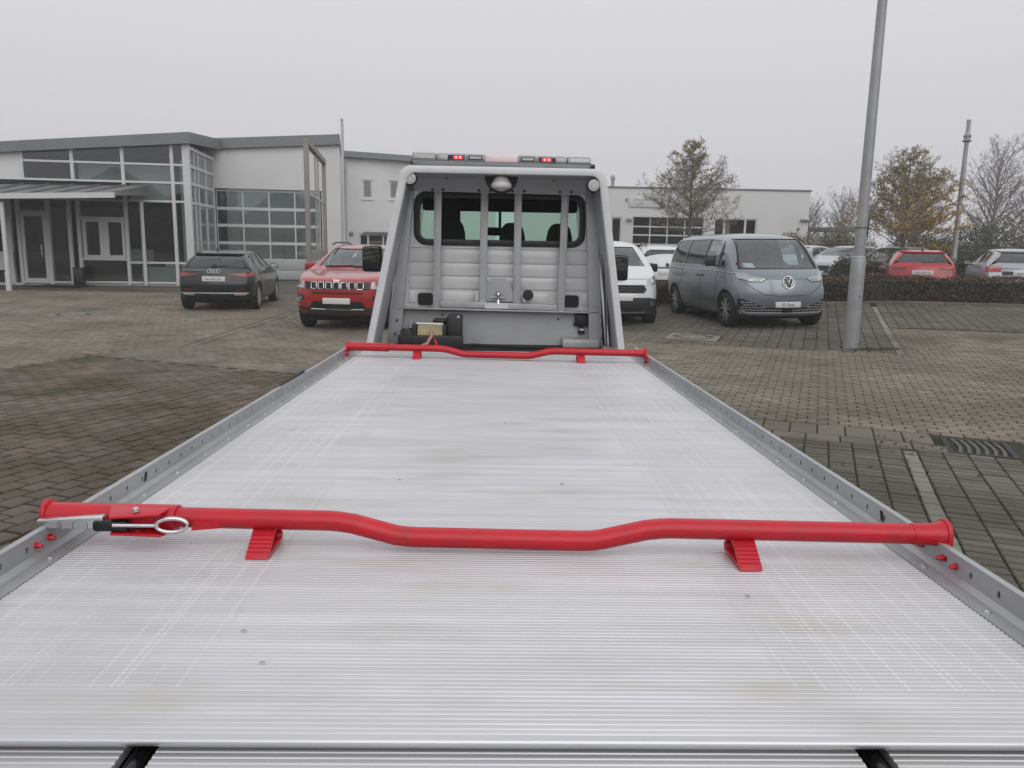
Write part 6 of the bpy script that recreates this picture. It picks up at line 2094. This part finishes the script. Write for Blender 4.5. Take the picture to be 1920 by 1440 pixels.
# ------------------------------------------------------------------ lamp post, pole, shelter
lx, ly = 5.84, 12.92
lp = empty('lamp_post', (lx, ly, gz(lx, ly)), 0, 'grey steel lamp post with thick base standing near the blue-grey van', 'lamp post')
MB().lathe([(0.118, -0.05), (0.116, 0.9), (0.112, 1.41), (0.106, 1.45), (0.092, 1.47)], (0, 0, 0), 'z', 24).build('base_tube', 'galvanised', lp, smooth=40)
MB().lathe([(0.088, 1.44), (0.080, 3.5), (0.068, 6.0), (0.055, 8.4)], (0, 0, 0), 'z', 20).build('pole', 'galvanised', lp, smooth=50)
MB().lathe([(0.100, 1.455), (0.108, 1.462), (0.100, 1.490), (0.089, 1.50)], (0, 0, 0), 'z', 24).build('collar', 'galvanised', lp, smooth=50)
MB().lathe([(0.0905, 1.935), (0.0905, 1.95)], (0, 0, 0), 'z', 20, cap=False).build('strap', 'black_plastic', lp)
MB().box((0.088, 0.0, 1.80), (0.118, 0.16, 2.13)).build('sign_board', 'black_plastic', lp, bevel=0.004)
MB().lathe([(0.012, -0.006), (0.012, 0.004)], (0.02, -0.115, 0.86), 'y', 10).build('earth_screw', 'iron', lp)
MB().bar((0, 0, 8.38), (-0.9, -0.3, 8.55), 0.06, 0.06).build('arm', 'galvanised', lp)
MB().hexa([(-1.4, -0.35, 8.5), (-0.8, -0.35, 8.5), (-0.8, -0.15, 8.5), (-1.4, -0.15, 8.5), (-1.35, -0.33, 8.6), (-0.85, -0.33, 8.6), (-0.85, -0.17, 8.6), (-1.35, -0.17, 8.6)]).build('lamp_head', 'galvanised', lp, bevel=0.02)
px_, py_ = 17.15, 30.0
pp = empty('mast', (px_, py_, gz(px_, py_)), 0, 'slim grey mast with collar at its top rising beside the bare trees', 'mast')
MB().lathe([(0.13, 0), (0.115, 1.2), (0.095, 1.3), (0.085, 3.5), (0.07, 6.1)], (0, 0, 0), 'z', 16).build('pole', 'galvanised', pp, smooth=50)
MB().lathe([(0.075, 5.30), (0.13, 5.32), (0.16, 5.36), (0.11, 5.42), (0.12, 5.50), (0.15, 5.53), (0.09, 5.60), (0.075, 5.7)], (0, 0, 0), 'z', 16).build('collar', 'galvanised', pp, smooth=30)
sh = empty('shelter', (19.4, 45.0, gz(19, 45)), 0, 'dark flat shelter roof among the far bushes left of the lamp post', 'shelter')
MB().box((-1.6, -1.0, 2.30), (0.75, 1.5, 2.52)).build('roof', 'roof_dark', sh)
for x in (-1.4, 0.55):
    MB().box((x - .06, -.9, 0), (x + .06, -.78, 2.30)).build('post', 'canopy_grey', sh)
MB().box((-1.3, 0.2, 0.0), (0.4, 1.3, 2.0)).build('stored_goods', 'render_white', sh, bevel=0.05)


# ------------------------------------------------------------------ trees
def leaf_quad(mb, p, s, r_):
    a = Vector((r_.gauss(0, 1), r_.gauss(0, 1), r_.gauss(0, 1)))
    if a.length < .01:
        a = Vector((1, 0, 0))
    a.normalize()
    b = a.orthogonal().normalized()
    b = Matrix.Rotation(r_.uniform(0, 6.3), 3, a) @ b
    c_ = a.cross(b)
    b, c_ = b * s, c_ * s * .6
    mb.add([p - b, p - c_ * .9 + b * .1, p + b, p + c_ * .9 + b * .1], [(0, 1, 2, 3)])


def tree(name, x, y, h, base, spread, seed, label, cat='tree', group=None, prof=None, nb=46, subs=8, twigs=4, leaves=1.0, mats_=('leaf_olive',), leafsize=.05, up=.55, bark='bark', r0=.09, lean=0.0, pick=None, thin=1.0, keep=None):
    r_ = random.Random(seed)
    root = empty(name, (x, y, gz(x, y)), 0, label, cat, group)
    wood = MB()
    lv = [MB() for _ in mats_]
    prof = prof or (lambda t: (0.55 + 1.6 * t) if t < .28 else max(.06, 1.0 - (t - .28) / .74))

    def add_leaf(p):
        if keep and r_.random() > keep(p):
            return
        k = pick(p, r_) if pick else r_.randrange(len(mats_))
        leaf_quad(lv[k], p, leafsize * r_.uniform(.6, 1.3), r_)
    nseg = 14
    stem = []
    wob = [r_.uniform(-1, 1) for _ in range(nseg + 1)]
    for i in range(nseg + 1):
        t = i / nseg
        stem.append(Vector((lean * t * h + .05 * wob[i] * t, .05 * wob[nseg - i] * t, -.05 + (h + .05) * t)))
    wood.tube(stem, [max(.008, r0 * (1 - t / nseg) ** .8 + .004) for t in range(nseg + 1)], 7)

    def at(z):
        t = max(0, min(.9999, z / h)) * nseg
        i = int(t)
        return stem[i].lerp(stem[i + 1], t - i)
    az = r_.uniform(0, 6)
    for b_ in range(nb):
        t = ((b_ + r_.uniform(0, .9)) / nb) ** .9
        z = base + (h - base) * t * .97
        az += 2.4 + r_.uniform(-.4, .4)
        ln = spread * prof(t) * r_.uniform(.72, 1.12)
        p0 = at(z)
        d = Vector((math.cos(az), math.sin(az), up + .5 * t + r_.uniform(-.12, .12))).normalized()
        pts = [p0]
        for k in range(6):
            d = (d + Vector((r_.gauss(0, .10), r_.gauss(0, .10), r_.gauss(.02, .08)))).normalized()
            pts.append(pts[-1] + d * ln / 6)
        rb = max(.006, r0 * .42 * (1 - t * .75) * min(1, ln / spread + .2)) * thin
        wood.tube(pts, [rb * (1 - .82 * k / 6) for k in range(7)], 4, cap=False)
        ns_ = max(3, int(subs * ln / spread + 1.5))
        for s_ in range(ns_):
            u = .22 + .78 * (s_ + r_.random()) / ns_
            i = min(5, int(u * 6))
            q = pts[i].lerp(pts[i + 1], u * 6 - i)
            dd = (pts[i + 1] - pts[i]).normalized()
            sd = (dd * .75 + Vector((r_.gauss(0, .65), r_.gauss(0, .65), r_.gauss(.22, .4)))).normalized()
            sl_ = ln * r_.uniform(.18, .38) * (1.15 - .5 * u) + .10
            sp_ = [q]
            for k in range(3):
                sd = (sd + Vector((r_.gauss(0, .15), r_.gauss(0, .15), r_.gauss(.04, .1)))).normalized()
                sp_.append(sp_[-1] + sd * sl_ / 3)
            wood.tube(sp_, [rb * .34, rb * .27, rb * .2, .003], 3, cap=False)
            for w_ in range(twigs):
                v = r_.random()
                j = min(2, int(v * 3))
                a_ = sp_[j].lerp(sp_[j + 1], v * 3 - j)
                td = (sd + Vector((r_.gauss(0, .8), r_.gauss(0, .8), r_.gauss(.1, .5)))).normalized()
                tl = sl_ * r_.uniform(.3, .6)
                e_ = a_ + td * tl
                wood.tube([a_, a_.lerp(e_, .5) + Vector((r_.gauss(0, .01), 0, r_.gauss(0, .01))), e_], [.0055 * thin, .0045 * thin, .003], 3, cap=False)
                nl = leaves * 3
                nl = int(nl) + (1 if r_.random() < nl - int(nl) else 0)
                for _ in range(nl):
                    add_leaf(a_.lerp(e_, r_.random()) + Vector((r_.gauss(0, .03), r_.gauss(0, .03), r_.gauss(0, .03))))
    wood.build('trunk', bark, root, fix=False, smooth=60)
    for k, m_ in enumerate(mats_):
        if lv[k].v:
            lv[k].build('crown', m_, root, fix=False)
    return root


tree('autumn_tree', 7.85, 33.0, 5.45, 1.7, 2.1, 21, 'conical half-bare tree with olive leaves standing before the garage building', nb=80, subs=11, twigs=6, leaves=1.5, mats_=('leaf_olive',), leafsize=.028, up=.42, r0=.09, thin=.62, group='autumn trees',
     prof=lambda t: (.95 + .5 * t) if t < .2 else max(.16, 1.05 - (t - .2) * 1.10))
tree('autumn_tree', 15.25, 30.2, 4.95, 1.35, 2.25, 35, 'broad autumn tree with yellow leaves behind the bright red hatchback', nb=76, subs=11, twigs=5, leaves=3.2, mats_=('leaf_olive', 'leaf_yellow'), leafsize=.034, up=.34, r0=.09, thin=.62, keep=lambda p: max(.22, min(1, 1.5 - .36 * (p.z - 1.6) + .14 * p.x)), group='autumn trees',
     pick=lambda p, r_: 1 if (r_.random() < max(.10, min(.97, .95 - .42 * (p.z - 1.9) + .22 * p.x))) else 0,
     prof=lambda t: (.98 + .5 * t) if t < .2 else max(.14, 1.08 - (t - .2) * 1.12))
rnd = lambda t: 1.0 - .45 * t
bare = [(38.4, 62.3, 8.7, 4.6, 51, 'tall bare tree right of the mast'), (45.0, 64.5, 9.2, 5.0, 52, 'tall bare tree at the far right edge behind the silver crossover'),
        (41.6, 61.0, 8.3, 4.4, 54, 'bare tree between two taller bare ones right of the mast'), (34.0, 66.0, 6.6, 3.6, 53, 'bare tree just left of the mast behind the yellow tree')]
for x, y, h, sp_, sd, lab in bare:
    tree('bare_tree', x, y, h, .9, sp_, sd, lab, nb=64, subs=12, twigs=5, leaves=.12, mats_=('leaf_olive',), leafsize=.06, up=.95, bark='bark_pale', r0=.15, prof=rnd, group='bare trees', thin=1.5)
for x, y, h, sp_, sd, lab in [(33.2, 86, 5.6, 3.4, 61, 'faint bare tree far beyond the garage, left one of two'), (37.6, 88, 6.3, 3.8, 62, 'faint bare tree far beyond the garage, right one of two')]:
    tree('bare_tree', x, y, h, .9, sp_, sd, lab, nb=50, subs=10, twigs=4, leaves=.1, mats_=('leaf_olive',), leafsize=.06, up=1.0, bark='bark_pale', r0=.15, prof=rnd, group='bare trees', thin=1.8)


# ------------------------------------------------------------------ bushes and hedge
def bush(x, y, rx_, ry_, h, seed, label, m1, m2, n, size=.07, name='bush', group='bushes beyond the car park'):
    r_ = random.Random(seed)
    root = empty(name, (x, y, gz(x, y)), 0, label, 'bush', group)
    n, size = int(n * 2.4), size * .62
    lobes = [(r_.uniform(-.55, .55) * rx_, r_.uniform(-.5, .5) * ry_, h * r_.uniform(.40, .72), r_.uniform(.45, .75)) for _ in range(9)]
    la, lb_ = MB(), MB()
    for k in range(n):
        cx_, cy_, cz_, s_ = lobes[r_.randrange(len(lobes))]
        d = Vector((r_.gauss(0, 1), r_.gauss(0, 1), r_.gauss(0, 1))).normalized()
        q = r_.uniform(.55, 1.0) ** .5 * (1 + .12 * r_.gauss(0, 1))
        p = Vector((cx_ + d.x * rx_ * s_ * q, cy_ + d.y * ry_ * s_ * q, max(.03, cz_ + d.z * h * .42 * q)))
        leaf_quad(la if r_.random() < .65 else lb_, p, size * r_.uniform(.6, 1.3), r_)
    la.build('foliage', m1, root, fix=False)
    lb_.build('foliage', m2, root, fix=False)
    st = MB()
    for k in range(14):
        a = r_.uniform(0, 6.3)
        e_ = Vector((math.cos(a) * rx_ * .7 * r_.random(), math.sin(a) * ry_ * .7 * r_.random(), h * r_.uniform(.6, 1.02)))
        st.tube([(e_.x * .15, e_.y * .15, 0), e_ * .5 + Vector((0, 0, .1)), e_], [.03, .02, .006], 4, cap=False)
    st.build('stems', 'bark', root, fix=False)
    return root


bush(13.6, 36.5, 1.3, 1.0, 1.9, 71, 'rust-brown bush beside the right end of the garage', 'leaf_rust', 'leaf_olive', 3500)
bush(16.2, 37.5, 2.0, 1.2, 2.0, 72, 'low green bush left of the lamp post beyond the parked row', 'leaf_green', 'leaf_olive', 4500)
bush(19.5, 36.5, 2.2, 1.3, 2.1, 73, 'green bush beyond the lamp post under the yellow tree', 'leaf_green', 'leaf_dark', 4500)
bush(22.8, 37.0, 2.4, 1.4, 2.3, 74, 'dark green bush behind the mast', 'leaf_dark', 'leaf_green', 5000)
bush(26.6, 38.5, 2.8, 1.5, 3.3, 75, 'large green bush under the bare trees at the right', 'leaf_green', 'leaf_olive', 6500, .09)
bush(31.0, 40.0, 2.8, 1.5, 3.4, 76, 'large green bush at the far right edge', 'leaf_green', 'leaf_olive', 5500, .09)
bush(24.2, 35.0, 1.4, 1.0, 1.9, 77, 'reddish bush beside the foot of the mast', 'leaf_rust', 'leaf_green', 3000)
bush(18.3, 27.5, 2.2, .9, 1.0, 78, 'dark low bush behind the bright red hatchback', 'leaf_dark', 'leaf_green', 5000, .06)
bush(11.0, 24.6, .9, .7, 1.15, 79, 'dark bush just left of the bright red hatchback', 'leaf_dark', 'leaf_green', 3500, .055)
bush(15.6, 26.0, 1.0, .7, 1.05, 80, 'dark bush between the red hatchback and the silver crossover', 'leaf_dark', 'leaf_green', 3000, .055)

hr = random.Random(91)
hx0, hx1 = 4.0, 19.5


def hy(x):
    return 20.95 - .10 * (x - 4.2)


hedge = empty('hedge', ((hx0 + hx1) / 2, hy((hx0 + hx1) / 2), 0.35), 0, 'low trimmed brown-green hedge between the paved bays and the cars behind', 'hedge')
h1, h2, core = MB(), MB(), MB()
HW, HH = .42, .61
for k in range(30000):
    x = hr.uniform(hx0, hx1)
    f = hr.random()
    bump_ = .05 * math.sin(x * 2.1) + .04 * math.sin(x * 5.3 + 1)
    if f < .5:
        yy, zz = -HW + abs(hr.gauss(0, .05)), hr.uniform(.02, HH)
    elif f < .85:
        yy, zz = hr.uniform(-HW, HW), HH + hr.gauss(0, .025) + bump_ * .6
    else:
        yy, zz = HW - abs(hr.gauss(0, .05)), hr.uniform(.02, HH)
    yy += bump_
    p = Vector((x, hy(x) + yy, gz(x, hy(x)) + zz))
    leaf_quad(h2 if (zz > HH - .09 and hr.random() < .6) or hr.random() < .10 else h1, p, hr.uniform(.018, .042), hr)
for k in range(31):
    xa, xb = hx0 + k * .5, hx0 + (k + 1) * .5
    ga, gb = gz(xa, hy(xa)), gz(xb, hy(xb))
    core.hexa([(xa, hy(xa) - HW + .10, ga), (xb, hy(xb) - HW + .10, gb), (xb, hy(xb) + HW - .10, gb), (xa, hy(xa) + HW - .10, ga),
               (xa, hy(xa) - HW + .10, ga + HH - .09), (xb, hy(xb) - HW + .10, gb + HH - .09), (xb, hy(xb) + HW - .10, gb + HH - .09), (xa, hy(xa) + HW - .10, ga + HH - .09)])
for o in (h1.build('foliage', 'leaf_hedge', hedge, fix=False), h2.build('top_shoots', 'leaf_hedge_red', hedge, fix=False), core.build('twig_core', 'leaf_dark', hedge, fix=False)):
    o.matrix_parent_inverse = Matrix.Translation(-Vector(hedge.location))
tw_ = MB()
for k in range(260):
    x = hr.uniform(hx0, hx1)
    z0_ = gz(x, hy(x))
    tw_.tube([(x, hy(x) + hr.uniform(-.3, .3), z0_ + HH - .1), (x + hr.gauss(0, .05), hy(x) + hr.uniform(-.3, .3), z0_ + HH + hr.uniform(.0, .09))], [.006, .002], 3, cap=False)
o = tw_.build('stray_shoots', 'bark', hedge, fix=False)
o['kind'] = 'stuff'
o.matrix_parent_inverse = Matrix.Translation(-Vector(hedge.location))
# edging kerb before the hedge
for k in range(15):
    pass
kr = empty('hedge_kerb', (0, 0, 0), 0, 'thin pale concrete kerb along the foot of the hedge', 'kerb')
for k in range(14):
    xa, xb = 4.2 + k, 5.19 + k
    ya, yb = hy(xa) - .50, hy(xb) - .50
    MB().bar((xa, ya, gz(xa, ya) + .02), (xb, yb, gz(xb, yb) + .02), .05, .06).build('kerb_stone', 'paver_stone', kr, bevel=.01)

# added wooded slope behind the viewer: something dark for paint and glass to reflect
wd = MB()
wr_ = random.Random(5)
nx_, nz_ = 60, 7
for j in range(nz_):
    for i in range(nx_ + 1):
        x = -70 + i * 140 / nx_
        top_ = 7.0 + 1.6 * math.sin(i * .7) + 1.1 * math.sin(i * 1.9 + 1) + wr_.uniform(-.5, .5)
        t = j / (nz_ - 1)
        wd.v.append((x, -34 - 3.5 * t + wr_.uniform(-.9, .9) + 6 * (x / 70) ** 2, -.2 + top_ * t))
for j in range(nz_ - 1):
    for i in range(nx_):
        a = j * (nx_ + 1) + i
        wd.f.append((a, a + 1, a + nx_ + 2, a + nx_ + 1))
tag(wd.build('added_wooded_slope', 'leaf_dark', None, fix=False), kind='stuff')
# ------------------------------------------------------------------ fog
hz = MB().box((-80, -50, -2.0), (90, 110, 12.0)).build('haze', None, None)
tag(hz, kind='stuff')
hm = bpy.data.materials.new('haze')
hm.use_nodes = True
hn, hl_ = hm.node_tree.nodes, hm.node_tree.links
hn.clear()
ho = hn.new('ShaderNodeOutputMaterial')
hv = hn.new('ShaderNodeVolumePrincipled')
hv.inputs['Color'].default_value = (0.93, 0.93, 0.96, 1)
hv.inputs['Density'].default_value = 0.0022
hv.inputs['Anisotropy'].default_value = 0.2
hl_.new(hv.outputs[0], ho.inputs['Volume'])
hz.data.materials.append(hm)


# ------------------------------------------------------------------ keep to three levels: thing > part > sub-part
def depth(o):
    d = 1
    while o.parent is not None:
        o = o.parent
        d += 1
    return d


for o in list(scene.objects):
    while depth(o) > 3:
        p = o.parent
        m_ = p.matrix_parent_inverse @ p.matrix_basis @ o.matrix_parent_inverse
        o.parent = p.parent
        o.matrix_parent_inverse = m_
for o in list(scene.objects):
    if o.type == 'EMPTY' and not o.children:
        bpy.data.objects.remove(o)
